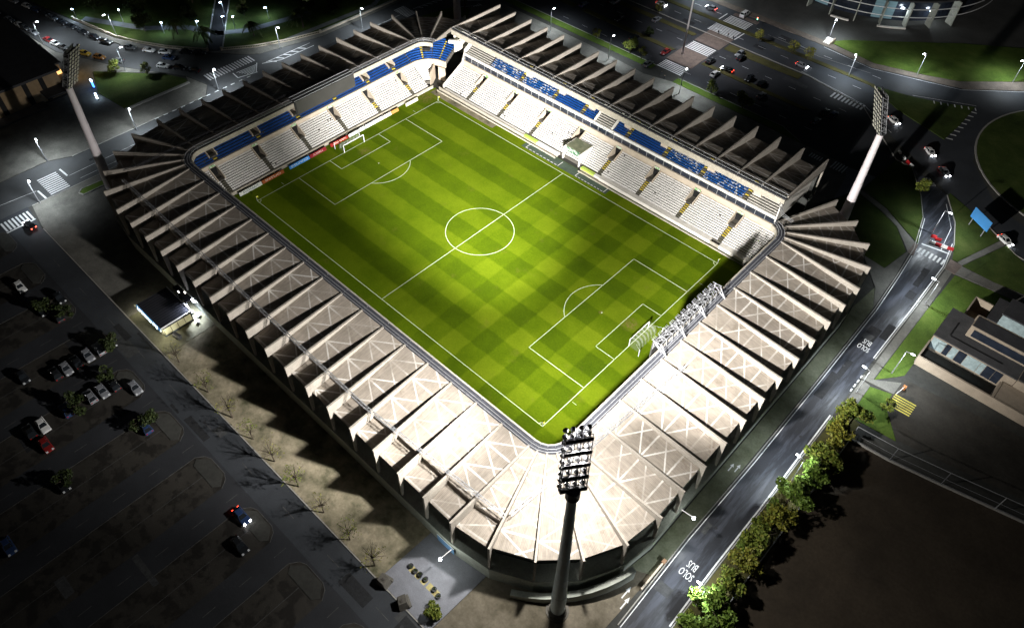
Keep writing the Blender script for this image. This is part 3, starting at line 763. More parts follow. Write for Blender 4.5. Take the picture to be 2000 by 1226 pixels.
TA, oA, HA = tower((80,-61), (76,-55.8,31), (73.4,-52.3,41.2), 'grey floodlight tower in the foreground seen from behind its dark lamp head', True, True)
tower((68.6,69.2), (68.4,68.0,31), (65.8,65.0,42), 'white floodlight tower with an unlit lamp head beside the lawn and bus lane', False)
tower((-85.1,-59.3), (-86.8,-57.2,31), (-82.6,-54.2,41.4), 'white floodlight tower with a dark edge-on head near the taxis', False)
tower((-85.0,74.2), (-84.5,73.0,31), (-82.0,70.0,41), 'white floodlight tower pole cut off by the top edge of the photo', False)
def lamp_light(name, typ, loc, energy, color, target=None, angle=None, blend=1, size=.5, parent=None):
    d = bpy.data.lights.new(name, typ); d.energy = energy; d.color = color; d.shadow_soft_size = size
    o = bpy.data.objects.new(name, d); col.objects.link(o); o.location = loc
    if typ == 'SPOT': d.spot_size = R(angle); d.spot_blend = blend
    if target is not None: o.rotation_euler = (Vector(target)-Vector(loc)).to_track_quat('-Z', 'Y').to_euler()
    if parent: o.parent = parent; o.location = Vector(loc)-Vector(parent.location)
    return o
FW = (1, .972, .915)
PL = (72.7,-51.2,38.3)
lamp_light('pitch_beam', 'SPOT', PL, 4.6e5*LAMP, FW, (18, 20, 0), 80, 1, 1.0, TA)
lamp_light('far_beam', 'SPOT', PL, 3.2e6*LAMP, FW, (-58, 44, 5), 45, 1, 1.0, TA)
lamp_light('left_roof_beam', 'SPOT', PL, 4.4e5*LAMP, FW, (20, -60, 12), 62, 1, 1.0, TA)
lamp_light('right_roof_beam', 'SPOT', PL, 7.8e5*LAMP, FW, (77, 40, 13), 64, 1, 1.0, TA)
lamp_light('corner_beam', 'SPOT', PL, 0.5e5*LAMP, FW, (66, -50, 13), 110, 1, 1.0, TA)
lamp_light('tower_spill', 'POINT', PL, 0.78e5*LAMP, FW, None, None, 1, 1.0, TA)
sheet('ground', rect(-1500,1500,-1500,1500), 0, MAT['ground'])

# ------------------------------------------------------------------ streets, car parks, lawns
def road(name, poly, z, mat): return sheet(name, poly, z, mat)
road('street', [(-110,-160),(-94.2,-160),(-94.2,-50),(-94.2,58),(-97,66),(-93,84),(-80,92),(-78,110),(-100,125),(-112,100),(-111.2,68),(-111,33),(-116.8,10.3),(-113,-12),(-107,-16),(-107.2,-60),(-110,-66)], .012, MAT['road'])
road('street', [(-240,-49),(-201,-41.3),(-184.5,-38.6),(-166.6,-36.8),(-157.9,-32.8),(-144,-27.1),(-129.8,-18.7),(-121.7,-14),(-112.5,-12),(-108,2),(-116.5,10.5),(-120.8,5.8),(-143.9,-13),(-155.5,-19.7),(-170.2,-23.1),(-193.2,-26.3),(-213.7,-31.5),(-240,-38)], .016, MAT['road'])
road('access_road', [(-94.5,-87),(-85,-86),(140,-86),(140,-79.6),(-84,-79.6),(-94.5,-78.5)], .020, MAT['roadd'])
road('car_park', rect(-94,150,-190,-86), .006, MAT['park'])
road('car_park', [(-130,101),(35,101),(45,96),(66,96.5),(67,108),(48,127),(26,131),(-130,131)], .006, MAT['park'])
road('avenue', [(-160,132.5),(10,132.2),(26,132.4),(47.6,127.9),(63.6,117.2),(78,109),(92,97),(104,90),(140,86),(140,100),(120,100),(97,107.5),(84,124),(80,138),(81,150),(86,163),(96,172),(110,178),(110,200),(92,186),(82.6,175),(66.4,161),(54.7,157.3),(38.8,152.2),(20.2,153.9),(-160,152.3)], .008, MAT['roadd'])
m = MB()
m.prism([(-160,141.6),(43.5,141.2),(45.5,140.3),(44,142.6),(30,143.2),(-160,143.6)], 0, .2); o = m.build('median', MAT['scrub']); o['kind'] = 'structure'
m = MB(); m.prism([(43.5,141.5),(56.5,144.8),(66,148.5),(73.6,153.3),(73.9,140),(73.4,128.7),(56,134)], 0, .15); o = m.build('traffic_island', MAT['lawn']); o['kind'] = 'structure'
m = MB(); m.prism([(115.7+35.6*math.cos(R(t)), 143+35.6*math.sin(R(t))) for t in range(0,360,6)], 0, .18); o = m.build('roundabout_island', MAT['lawn']); o['kind'] = 'structure'
BUSL = [(89.9,-140),(89.7,-55.5),(89.3,-33.2),(89.7,-10),(89.6,18.4),(89.3,47.4),(88.4,62),(87.3,75),(83.9,88.8),(79.6,97.6),(72.5,108)]
BUSR = [(96.6,-140),(96.5,-49.4),(96.3,-34.5),(96.4,-17.5),(96.1,11.4),(95.9,32.8),(95.9,54.9),(95.6,73.8),(94,84),(90.7,93),(84.5,103)]
road('bus_lane', BUSL+BUSR[::-1], .024, MAT['bus'])
# pavements are raised 0.12 m, with a kerb along the carriageway
def pavement(poly, mat, z=.12, name='pavement'):
    m = MB(); m.prism(poly, 0, z); o = m.build(name, mat); o['kind'] = 'structure'; return o
def strip(pts, wd, z0, z1, mat, name, kind='structure', parent=None):
    m = MB()
    for (x0,y0), (x1,y1) in zip(pts, pts[1:]):
        d = Vector((x1-x0, y1-y0, 0)); 
        if d.length < 1e-4: continue
        d.normalize(); n = Vector((-d.y, d.x, 0))*wd/2; a = Vector((x0,y0,0)); b = Vector((x1,y1,0))
        if z0 is None: m.face([(p.x, p.y, z1) for p in (a-n, b-n, b+n, a+n)])
        else: m.hexa([(p.x, p.y, z) for z in (z0, z1) for p in (a-n, b-n, b+n, a+n)])
    o = m.build(name, mat, parent)
    if kind: o['kind'] = kind
    return o
pavement([(-93.9,-77.5),(-84,-79.3),(-38.5,-79.3),(-38.5,-66),(-62,-66),(-70,-64.5),(-80,-58),(-86,-48),(-87.5,-36),(-87.5,36),(-84,52),(-79,62),(-74,68.5),(-60,71),(58,71),(62,79),(60,90.5),(57,95.5),(-5.2,96.2),(-15,93.6),(-40,95.2),(-84,95.6),(-92,78),(-93.9,60)], MAT['pave'])
pavement([(-38.4,-79.3),(-22,-79.3),(-22,-66),(-38.4,-66)], M('kiosk_paving', (.17,.165,.11), .85, .3, .5, fine=3), .12)
pavement([(-21.9,-79.3),(52.4,-79.3),(52.9,-66),(-21.9,-66)], MAT['dirt'], .1, 'verge')
pavement([(52.5,-79.3),(66,-79.3),(66.5,-63),(52.9,-65.9)], MAT['paveg'])
pavement([(66.1,-79.3),(87.3,-79.3),(88.6,-44),(84,-46),(78,-57),(66.6,-63)], M('worn_forecourt', (.15,.13,.10), .95, .35, .16, fine=1.6, c2=(.07,.06,.04)), .1, 'forecourt')
pavement([(84.5,-46),(88.9,-44),(89.0,-10),(89.0,18.4),(88.6,47.4),(85.8,54.2),(84.8,44),(85.6,36),(85.6,-40)], MAT['moss'])
pavement([(96.6,26.8),(98.3,26.8),(98.4,57),(97.9,73),(96.3,73.6),(96.4,54.9)], MAT['pave'])
pavement([(96.6,14),(98.8,14),(98.6,24.8),(96.5,25)], MAT['pave'])
pavement([(85.9,54.4),(88.6,47.5),(87.8,62),(86.6,73),(86.2,72.4),(84.6,62.5),(78.4,63.3)], MAT['pave'])
pavement([(86.3,72.4),(88,72.2),(87.2,77.4),(86.2,77)], MAT['paver'], .13); pavement([(95.9,73.4),(98.6,73),(98.9,77.4),(95.7,77.8)], MAT['paver'], .13)
pavement([(65.9,88),(66.4,86.2),(73.8,83.4),(80,80.2),(86.3,72.6),(86.9,77),(83,79.6),(74.6,85.2)], MAT['pave'], .11, 'path')
pavement([(60,77.6),(62,78.6),(64.5,86),(65.8,88.4),(66.3,96.3),(58.6,95),(58.6,90)], MAT['paveg'], .11, 'path')
pavement([(98.7,77.4),(97.4,77.9),(102.6,94.2),(104.2,93.6)], MAT['pave'], .11, 'path'); pavement([(98.6,73.2),(98.6,77.2),(107,77.2),(130,80),(130,76),(107,74)], MAT['pave'], .11, 'path')
pavement([(-160,152.5),(20.2,154.1),(38.8,152.4),(54.7,157.5),(66.4,161.2),(82.6,175.2),(110,206),(106,207),(78,178.5),(64,165),(54,160.6),(38,155.4),(19.4,157.4),(-160,156.4)], M('promenade_paving', (.15,.125,.105), .9, .3, .3, fine=2.5))
road('plaza', [(-160,156.4),(19.3,157.4),(22,160),(60,192),(76,208),(60,330),(-160,330)], .010, M('plaza_paving', (.10,.10,.095), .8, .35, .05, fine=2))
for p in ([(19.6,157.8),(38,155.6),(54,160.8),(64,165.2),(78,178.8),(106,207.4),(104,225),(72.4,203.4),(54.8,190.8),(24,163.5)],):
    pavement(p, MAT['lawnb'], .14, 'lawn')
# lawns
def lawn(poly, mat='lawn', z=.09): return pavement(poly, MAT[mat], z, 'lawn')
lawn([(62.1,78.4),(60,71),(66,69.5),(76,63),(78.3,63.4),(84.5,62.6),(86,72.4),(79.9,80),(73.6,83.2),(66.2,86)])
lawn([(66.1,88.6),(74.8,85.4),(83.2,79.8),(86.9,77.6),(83.6,88.4),(79.3,97.3),(72.2,107.7),(67.2,108),(66.5,96)])
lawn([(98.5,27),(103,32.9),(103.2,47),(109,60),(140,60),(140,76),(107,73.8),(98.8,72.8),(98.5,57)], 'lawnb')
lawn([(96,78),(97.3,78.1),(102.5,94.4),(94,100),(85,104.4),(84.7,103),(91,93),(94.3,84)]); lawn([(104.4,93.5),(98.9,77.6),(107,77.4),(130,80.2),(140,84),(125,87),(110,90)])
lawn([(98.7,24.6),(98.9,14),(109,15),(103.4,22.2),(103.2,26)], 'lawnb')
lawn([(96.7,13.8),(101.6,13.8),(101.6,-140),(96.8,-140)], 'scrub')
pavement([(101.9,8.4),(109.9,9.2),(120,11.2),(140,15.4),(150,-100),(101.9,-100)], MAT['sand'], .05, 'sports_ground')
road('yard', [(98.9,14.2),(109,15.4),(140,21),(140,36),(103.8,32),(103.5,26.6),(97,26.2),(96,26.4),(95.8,25.2),(103,25.8),(103,22)], .03, M('yard_surface', (.05,.045,.038), .9, .3, .2, fine=2))
pavement([(96.1,25.4),(103.4,26.3),(103.4,30.5),(98.6,27.2),(96.1,26.8)], MAT['pave'], .05, 'driveway')
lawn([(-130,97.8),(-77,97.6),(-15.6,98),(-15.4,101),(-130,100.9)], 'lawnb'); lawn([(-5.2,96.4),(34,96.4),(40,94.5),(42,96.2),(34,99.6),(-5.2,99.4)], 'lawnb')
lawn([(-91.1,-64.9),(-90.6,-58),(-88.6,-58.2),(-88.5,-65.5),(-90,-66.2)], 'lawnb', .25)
lawn([(-97,67.5),(-94,81),(-88,84),(-84,78),(-86,66)], 'lawnb', .14)
lawn([(-117.8,-16),(-120.6,-15.3),(-127.6,-18.4),(-146,-34.2),(-133,-39),(-118.2,-37.4)], 'lawn', .15)
pavement([(-107.4,-16.2),(-107.4,-60),(-110.2,-66),(-110.2,-160),(-116,-160),(-138.6,-60),(-138.6,-46),(-146,-34.6),(-133,-39.2),(-118,-37.6),(-117.6,-16),(-121.7,-14.5),(-112.6,-12.4)], MAT['pave'], .11)
pavement([(-138.6,-46),(-146,-34.6),(-129.8,-19.2),(-144,-27.6),(-157.9,-33.3),(-166.6,-37.3),(-184.5,-39.1),(-201,-41.8),(-240,-49.5),(-240,-62),(-165,-42)], MAT['pave'], .1)
pavement([(-116.8,10.5),(-111.2,33),(-111.4,68),(-112.2,100),(-113.6,100),(-113,68),(-113.4,33.8),(-121.3,11.9),(-127.9,2.4),(-130.9,-1.4),(-142.6,-10),(-161.6,-19),(-184,-23.4),(-240,-35),(-240,-37.6),(-213.7,-31.3),(-193.2,-26.1),(-170.2,-22.9),(-155.5,-19.5),(-143.9,-12.8),(-120.8,6)], MAT['pave'])
lawn([(-113.8,100),(-113.2,68),(-113.6,33.9),(-121.4,12.2),(-128,3),(-131,-1),(-142.8,-9.6),(-161.8,-18.6),(-184,-23),(-250,-35),(-330,60),(-200,220)], 'lawn', .08)
strip([(-129.4,1.0),(-155,20),(-200,53)], 4.6, None, .10, MAT['dark'], 'path')
for o_ in (-2.6, 2.6): strip([(-129.4+o_*.6,1.0+o_*.8),(-155+o_*.6,20+o_*.8),(-200+o_*.6,53+o_*.8)], .35, 0, .4, MAT['kerb'], 'kerb')
strip([(-150,3),(-139,8),(-133,17),(-128,40)], 3.0, None, .10, M('park_path', (.12,.125,.13), .8, .2, .4), 'path')
strip([(-182,-20),(-160,-8),(-150,3)], 3.0, None, .105, bpy.data.materials['park_path'], 'path')
strip([(-118,20),(-116,60),(-135,95)], 2.2, None, .11, bpy.data.materials['park_path'], 'path')
# kerbs
K = lambda pts, wd=.22, h=.16: strip(pts, wd, 0, h, MAT['kerb'], 'kerb')
K([(x-.3, y) for x, y in BUSL[1:]]); K([(x+.15, y) for x, y in BUSR[1:5]]); K([(x+.15, y) for x, y in BUSR[5:]])
K([(-83,-79.45),(87.3,-79.45)]); K([(-94.05,-77.5),(-94.05,58)]); K([(-107.3,-15.9),(-107.3,-60)])
K([(-91.2,-65),(-90.7,-57.9),(-88.5,-58)], .3, .35); K([(-88.4,-58.2),(-88.4,-65.6),(-90,-66.3),(-91.2,-65)], .3, .35)
K([(-117.9,-37.6),(-117.7,-15.7)], .9, .5)
K([(115.7+35.7*math.cos(R(t)), 143+35.7*math.sin(R(t))) for t in range(90,300,6)], .5, .22)
K([(97.2,98.5),(107.5,91.5),(125,88)]); K([(72.3,108.2),(67,108.6),(47.5,127.6),(26,132),(-130,131.6)], .3)
K([(1.4,146.7),(22.3,146.1),(39.9,148.6)], .12, .02)
K([(-15.2,101.05),(-60,101.05),(-110,101.05)]); K([(-5,99.5),(34,99.7),(42,96.3)])
# parking islands, perpendicular to the access road (left) and parallel to the main stand (top)
ptsP = []
for i, (x0, x1) in enumerate([(-90.2,-80.0),(-74.2,-64.0),(-58.1,-47.8),(-42.0,-31.8),(-25.9,-15.6),(-9.9,0.4),(6.1,16.0),(22.4,32.3),(38.2,48.2),(54.2,64.2),(70.4,80.4)]):
    v0 = -86.6; c = (x0+x1)/2
    cap = [(x0,-150),(x1,-150),(x1,v0-2.2),(x1-1.2,v0-.6),(x1-2.6,v0),(x0+2.6,v0),(x0+1.2,v0-.6),(x0,v0-2.2)]
    road('parking_bay', cap, .014, MAT['bay']).data.materials[0]
    strip([(x0,-150),(x0,v0-2.2),(x0+1.2,v0-.6),(x0+2.6,v0),(x1-2.6,v0),(x1-1.2,v0-.6),(x1,v0-2.2)], .12, 0, .05, MAT['parkline'], 'kerb')
    pavement([(x0+1.5,v0-3.4),(x1-1.5,v0-3.4),(x1-.5,v0-2.2),(x1-2.6,v0-.3),(x0+2.6,v0-.3),(x0+.5,v0-2.2)], MAT['ground'], .1, 'parking_island')
    strip([(c,-150),(c,v0-3.5)], .10, None, .018, MAT['parkline'], 'bay_line')
m = MB()
for x in (-45,-28.8,-12.8,3.2,19.3,35.3,51.2,67.2):
    for j in range(9):
        y = -90-j*7.5; m.face([(*p, .011) for p in rect(x-.06, x+.06, y, y+2.6)])
for j in range(13):
    x = -70+j*14; m.face([(*p, .026) for p in rect(x, x+3.5, -82.9, -82.78)])
o = m.build('lane_marking', MAT['parkline']); o['kind'] = 'structure'
for pl in ([(-57.5,112.6),(-17.2,112.4),(-16.6,114.4),(-57.5,115)], [(-130,112.8),(-62,112.6),(-62,115),(-130,115.2)], [(-4.6,112.4),(34,112.2),(36,114),(-4.6,114.4)], [(-130,126.4),(-17.5,126.6),(-17,128.6),(-130,130.9)], [(-4.6,126.6),(24,127.6),(24,131),(-4.6,130.8)]):
    pavement(pl, MAT['scrub'], .14, 'hedge_strip')
for y0, y1 in ((107.2,117.8),(124.6,134.8),(150.2,152.2)):
    pavement(rect(-15.6,-5.4,y0,y1), MAT['paver'], .125, 'path')

# ------------------------------------------------------------------ road markings
def zebra(x0, x1, y0, y1, n, along, z=.03, label=None, duty=.5):
    m = MB()
    for i in range(n):
        if along == 'x':
            a = y0+(y1-y0)*i/n; m.face([(*p, z) for p in rect(x0, x1, a, a+(y1-y0)/n*duty)])
        else:
            a = x0+(x1-x0)*i/n; m.face([(*p, z) for p in rect(a, a+(x1-x0)/n*duty, y0, y1)])
    o = m.build('zebra_crossing', MAT['whitew']); o['kind'] = 'structure'; return o
zebra(-15.2,-5.6,101.3,107,6,'x'); zebra(-15.4,-5.8,118.3,124.2,6,'x'); zebra(-16.8,-6.2,134.8,141.2,7,'x'); zebra(-15.8,-6.4,143.8,149.8,6,'x')
zebra(-103.6,-94.6,-71.8,-66.6,9,'x2') if False else zebra(-103.8,-94.5,-71.9,-66.5,10,'y')
zebra(-92.9,-88.6,-86.6,-78.8,8,'x'); zebra(-118.4,-114.2,-10.2,7.6,17,'x'); zebra(-107.6,-99.9,63,67.8,9,'y'); zebra(-89,-84.9,82.4,89.6,8,'x')
zebra(36.6,48.2,125.6,129,9,'y',.034); zebra(47.2,51.4,91.6,93.8,5,'y',.15); zebra(54.4,58.8,91,95,5,'y',.15); zebra(88,95.4,74.2,76.6,7,'y',.034)
def mark(pts, wd, z=.034): return strip(pts, wd, None, z, MAT['whitew'], 'lane_marking')
mark([(-104.2,-65.2),(-99.8,-65)], .5); mark([(-99.2,-73.7),(-94.5,-73.5)], .5); mark([(-104,-120),(-99.4,-74)], .14); mark([(-99.5,-64.6),(-100.2,-30),(-100.6,-4)], .14); mark([(-96.2,-63),(-96.4,-20)], .12)
mark([(-88.1,-86.8),(-88.3,-79.2)], .4); mark([(87.7,78.3),(94.6,79.6)], .4, .036); mark([(x+.25, y) for x, y in BUSL[1:9]], .16); mark([(x-.3, y) for x, y in BUSR[1:5]], .3); mark([(x-.3, y) for x, y in BUSR[5:9]], .22)
mark([(92.5,79),(91,90),(86,99)], .12)
for i in range(4): mark([(96.0,26.3-i*1.7),(96.0,25.4-i*1.7)], .28, .04)
mark([(-112.8,-2.6),(-109.2,-3),(-107.6,3.6)], .3); mark([(-112.6,6.6),(-107.9,3.2)], .3)
for i in range(6): mark([(-112.2+i*.8,-1.6+i*.5),(-111.8+i*.6,5.8-i*.5)], .3, .036)
for i in range(5): mark([(-110.8,10+i*3),(-108.6,11.8+i*3)], .4, .036)
mark([(-111,7.6),(-108.4,13.6),(-108.2,27)], .25); mark([(-110.8,9),(-110.6,27)], .2)
mark([(-103.2,44),(-103.4,62.6)], .15); mark([(-103.4,69),(-102,81.5)], .2)
for i in range(5): mark([(-103.4+i*.25,71+i*2.2),(-101.4+i*.2,72.2+i*2.2)], .4, .036)
mark([(-97,84),(-90,92)], .3); mark([(-94,80),(-88,88)], .2)
for a in range(12): mark([(-107.05,-34+a*3),(-107.05,-32.6+a*3)], .35, .14)
for x0 in range(-60, 40, 9):
    mark([(x0,104.4),(x0+2.6,104.4)], .12, .02); mark([(x0+3,121.4),(x0+5.6,121.4)], .12, .02); mark([(x0,137.2),(x0+3,137.2)], .14, .02); mark([(x0+2,147.8),(x0+5,147.8)], .14, .02)
mark([(-5.4,134.8),(-5.2,141.2)], .4); mark([(-17.6,143.8),(-17.6,149.6)], .4)
mark([(22.3,132.9),(47,129),(60,120.6)], .14); mark([(20.2,153.2),(38.8,151.6),(54.7,156.6),(66.4,160.4),(82,174)], .14); mark([(56,145.6),(73.6,154.4)], .14)
for i in range(8): mark([(73.4-i*.05,130+i*2.8),(75.3,130.6+i*2.8)], .5, .03)
for i in range(7): mark([(73.8-i*1.9,152.6-i*.9),(74.6-i*1.9,151.2-i*.9)], .35, .17)
MAT['letter'] = MAT['whitew']
for nm, (cx, cy), rz in (('a', (93.0,-38.4), 180), ('b', (92.5,35.2), 180), ('c', (78.4,105.2), 222)):
    r_ = R(rz); up = Vector((-math.sin(r_), math.cos(r_), 0))
    for wd, o_ in (('SOLO', 1.05), ('BUS', -1.05)):
        q = Vector((cx, cy, 0))+up*o_
        t = text_mesh('road_lettering', wd, 2.3, MAT['whitew'], None, (q.x, q.y, .036), (0,0,r_), .001, .48 if wd == 'SOLO' else .50); t['kind'] = 'structure'
m = MB()
for i in range(6): m.face([(*p, .036) for p in ((103.6+i*.02,22.7+i*.72),(103.6+i*.02,23.05+i*.72),(108.4,23.6+i*.72-.3),(108.4,23.25+i*.72-.3))])
o = m.build('hatched_box', MAT['ylw']); o['kind'] = 'structure'
m = MB()
for i in range(5):
    x = 55.2+i*1.55
    m.face([(*p, .126) for p in rect(x, x+1.1, -74.4, -73.2)])
o = m.build('painted_patch', M('faded_yellow', (.34,.29,.13), .85, .25, 2)); o['kind'] = 'structure'
for (x, y, s_) in ((88.0,-51.6,1),(87.0,-49.9,1),(88.1,-13.9,.8),(87.0,-14.6,.8)):
    m = MB(); m.face([(x-.12,y-1.4*s_,.128),(x+.12,y-1.4*s_,.128),(x+.12,y+.3,.128),(x+.4,y+.3,.128),(x,y+1.4*s_,.128),(x-.4,y+.3,.128),(x-.12,y+.3,.128)])
    o = m.build('path_marking', MAT['whitew']); o['kind'] = 'structure'

# ------------------------------------------------------------------ street lamps
MAT['headlit'] = EM('street_lamp_head', (.86,.95,1), 22)
MAT['headwarm'] = EM('warm_lamp_head', (1,.72,.35), 12)
MAT['headblue'] = EM('park_lamp_head', (.55,.75,1), 30)
MAT['redlight'] = EM('red_signal', (1,.06,.03), 8); MAT['greenlight'] = EM('green_signal', (.1,1,.5), 8)
def street_lamp(h, power, arm=1.3, head='headlit', c=(.86,.95,1), angle=150):
    t = thing('street_lamp', 'street lamp', 'street lamp', (0,0,0), 0, 'street lamps')
    m = MB(); m.tube((0,0,0), (0,0,.9), .16, .15, n=8); m.tube((0,0,.9), (0,0,h), .11, .075, n=8); m.tube((0,0,h-.05), (arm,0,h+.12), .07, n=6); m.build('lamp_post', MAT['steel'], t)
    m = MB(); m.hexa([(arm-.35,-.16,h+.02),(arm+.55,-.16,h+.06),(arm+.55,.16,h+.06),(arm-.35,.16,h+.02),(arm-.3,-.12,h+.2),(arm+.45,-.1,h+.2),(arm+.45,.1,h+.2),(arm-.3,.12,h+.2)])
    m.build('lamp_head', MAT[head], t)
    lamp_light('lamp_light', 'SPOT', (arm+.1,0,h-.15), power*STREET, c, (arm+.1,0,0), angle, .6, .25, t)
    return t
LP = street_lamp(8, 1500)
LAMPS = [(-105.6,-40.6,0,'on the pavement beyond the street, nearest the upturned triangle lawn'), (-106.9,-11.5,0,'just beside the chevron road markings near the zebra crossing'), (-104.9,46,0,'on the far kerb of the street, right of the large palm'),
 (-114.5,17.5,10,'standing in front of the white balustrade above the chevrons'), (-93.7,-75.5,10,'on the corner between the two zebra crossings at the left'),
 (-56,92.4,90,'peeking above the main stand ribs, leftmost of three on the verge'), (-29.3,92.4,90,'above the main stand ribs, middle one of three on the verge'), (.2,92.4,90,'above the main stand ribs, right one of three on the verge'),
 (18.9,159,-60,'at the corner of the arena lawn beside the white steps'), (51.8,158.6,-110,'in the middle of the bright arena lawn beside the avenue'), (77.1,177.3,-120,'at the right edge of the photo on the arena lawn'),
 (35.2,141.9,-90,'on the hedge median of the avenue near the lawn corner'), (97.2,21,180,'by the bus lane next to the yard driveway'), (97.3,57.5,180,'by the bus lane opposite the dark parked slab roof'),
 (88.0,84,0,'on the inner curve of the closed bus lane before the barriers'), (97.6,-8.5,180,'among the bright green trees mid hedge row'), (97.6,-43,180,'among the bright green trees at the hedge row bottom'),
 (-162,-17.6,-90,'above the balustrade where the balustrade begins'),
 (-174,-38,60,'below the dark cars of the top left street'), (-139,-26.5,60,'at the upper tip of the triangle lawn'), (-30,154,-90,'on the promenade beyond the avenue at the top edge'), (-110.3,-66,0,'beside the street, opposite the left zebra crossing'), (100.6,31.6,0,'over the yard driveway in front of the tan building')]  # lamps on top left street, lawn tip, promenade, driveway: added to brighten them
for x, y, a, t_ in LAMPS: place(LP, (x,y,.1), R(a), 'tall pale street lamp '+t_)
PL4 = street_lamp(4, 260, .35, 'headblue', (.6,.78,1), 165); PL4.name = 'park_lamp'
for i, (x, y, t_) in enumerate([(-152,-5,'over the dark round bush'), (-144,4,'beside the grey park path'), (-140.5,12,'left one of a pair by the dark drive'), (-137.5,14.5,'right one of a pair by the dark drive'), (-170,-11,'on the lawn near the far path'), (-182,-22,'left end of the park above the road'), (-135,27,'above the big palm'), (-150,18,'far up at the top edge over the drive'), (-125,75,'behind the far balustrade corner')]):
    place(PL4, (x,y,.1), R(40*i), 'short park lamp with bluish light '+t_, 'park lamps')
m_ = thing('light_mast', 'very tall pale light mast at the car park crossing, cut by the top edge', 'light mast', (-13.1,113.4,0))
m = MB(); m.tube((0,0,0),(0,0,1.2),.45,.4,n=12); m.tube((0,0,1.2),(0,0,27),.34,.2,n=12); m.build('mast_pole', MAT['pole'], m_)
for a in range(0,360,60):
    m = MB(); m.box(1.1*math.cos(R(a))-.3,1.1*math.cos(R(a))+.3,1.1*math.sin(R(a))-.3,1.1*math.sin(R(a))+.3,26.8,27.1); m.build('mast_lamp', MAT['headlit'], m_)
m = MB(); m.lathe([(1.0,26.7),(1.2,26.8),(1.0,26.9)],12); m.build('mast_ring', MAT['steel'], m_)
lamp_light('mast_light', 'SPOT', (-13.1,113.4,26), 16000*STREET, (.95,.97,1), (-8,128,0), 120, 1, .6, m_)
t = thing('traffic_light', 'traffic light showing red and green beside the avenue crossing', 'traffic light', (*at(1476,52),0))
m = MB(); m.tube((0,0,0),(0,0,3.4),.08,n=6); m.build('signal_post', MAT['steeld'], t); m = MB(); m.box(-.2,.2,-.2,.2,2.6,3.6); m.build('signal_box', MAT['black'], t)
for z_, q in ((3.35,'redlight'),(2.85,'greenlight')):
    m = MB(); m.tube((0,-.2,z_),(0,-.34,z_),.17,n=10); m.build('signal_lens', MAT[q], t)
for i in range(4):
    b = thing('bollard_light', 'low glowing white bollard light in a short slanting row by the dark triangle lawn', 'bollard light', (-131.5+i*.9,-40.4-i*.25,.1), 0, 'row of glowing bollards')
    m = MB(); m.tube((0,0,0),(0,0,.8),.12,n=8); m.build('bollard', MAT['steeld'], b); m = MB(); m.lathe([(.2,.8),(.24,.95),(.2,1.1)],10); m.build('bollard_lamp', MAT['headblue'], b)
t = thing('info_totem', 'glowing blue information totem above the row of bollard lights', 'totem', (-136.5,-38.6,.1))
m = MB(); m.box(-.5,.5,-.2,.2,0,.4); m.build('totem_base', MAT['steeld'], t); m = MB(); m.box(-.45,.45,-.15,.15,.4,2.4); m.build('totem_screen', EM('totem_blue', (.05,.25,1), 5), t); m = MB(); m.box(-.45,.45,-.15,.15,2.41,3.0); m.build('totem_top', MAT['headblue'], t)
for (x, y, z, a, t_) in ((60.0,-70.4,6.2,-95,'left of the blue banner'), (88.8,-33.8,8.6,5,'over the bus lane pavement')):
    b = thing('wall_lamp', 'white bracket lamp on the stadium wall '+t_, 'wall lamp', (x,y,0), R(a), 'wall lamps')
    m = MB(); m.tube((-2.6,0,z),(0,0,z),.09,n=6); m.build('bracket', MAT['steelw'], b); m = MB(); m.tube((0,0,z+.15),(0,0,z-.3),.22,.3,n=8); m.build('lamp_head', MAT['headlit'], b)
    lamp_light('wall_lamp_light', 'POINT', (x+.35*math.cos(R(a)), y+.35*math.sin(R(a)), z-.5), 900, (.95,1,.92), None, None, 1, .25, b); b.children[-1].location = (.4,0,z-.5)
t = thing('banner', 'small blue banner hung on the curved stadium wall', 'banner', (57.5,-66.9,0)); m = MB(); m.box(-2.2,2.2,-.05,.05,1.4,3.7); m.build('banner_cloth', M('banner_blue', (.13,.26,.45), .7), t); m = MB(); m.tube((-2.3,0,3.75),(2.3,0,3.75),.06,n=5); m.build('banner_rail', MAT['steelw'], t)

# ------------------------------------------------------------------ cars
MAT['tyre'] = M('tyre_rubber', (.02,.02,.02), .9); MAT['cglass'] = M('car_glass', (.015,.018,.022), .08, .1, spec=.7)
MAT['headl'] = M('headlamp_glass', (.6,.62,.65), .15, .05, spec=.8); MAT['taill'] = M('tail_lamp', (.35,.01,.01), .25)
MAT['headon'] = EM('headlamp_on', (.95,.97,1), 40); MAT['tailon'] = EM('tail_lamp_on', (1,.05,.02), 12)
def carpaint(name, c, rough=.28, metal=.25):
    k = NT('paint_'+name); n = k.noise(1.5, 3); k.col(k.mix(n, tuple(x*.9 for x in c), tuple(min(1,x*1.1) for x in c)))
    k.b.inputs['Roughness'].default_value = rough; k.b.inputs['Metallic'].default_value = metal; k.b.inputs['Coat Weight'].default_value = .6; k.b.inputs['Coat Roughness'].default_value = .06
    return k.mat
PAINT = dict(white=carpaint('white',(.72,.72,.72),.3,0), silver=carpaint('silver',(.26,.27,.30)), grey=carpaint('grey',(.16,.17,.18)), dark=carpaint('dark',(.02,.022,.026)), blue=carpaint('blue',(.03,.06,.16)), red=carpaint('red',(.28,.02,.02)), yellow=carpaint('yellow',(.55,.36,.03),.35,0), orange=carpaint('orange',(.45,.2,.04)))
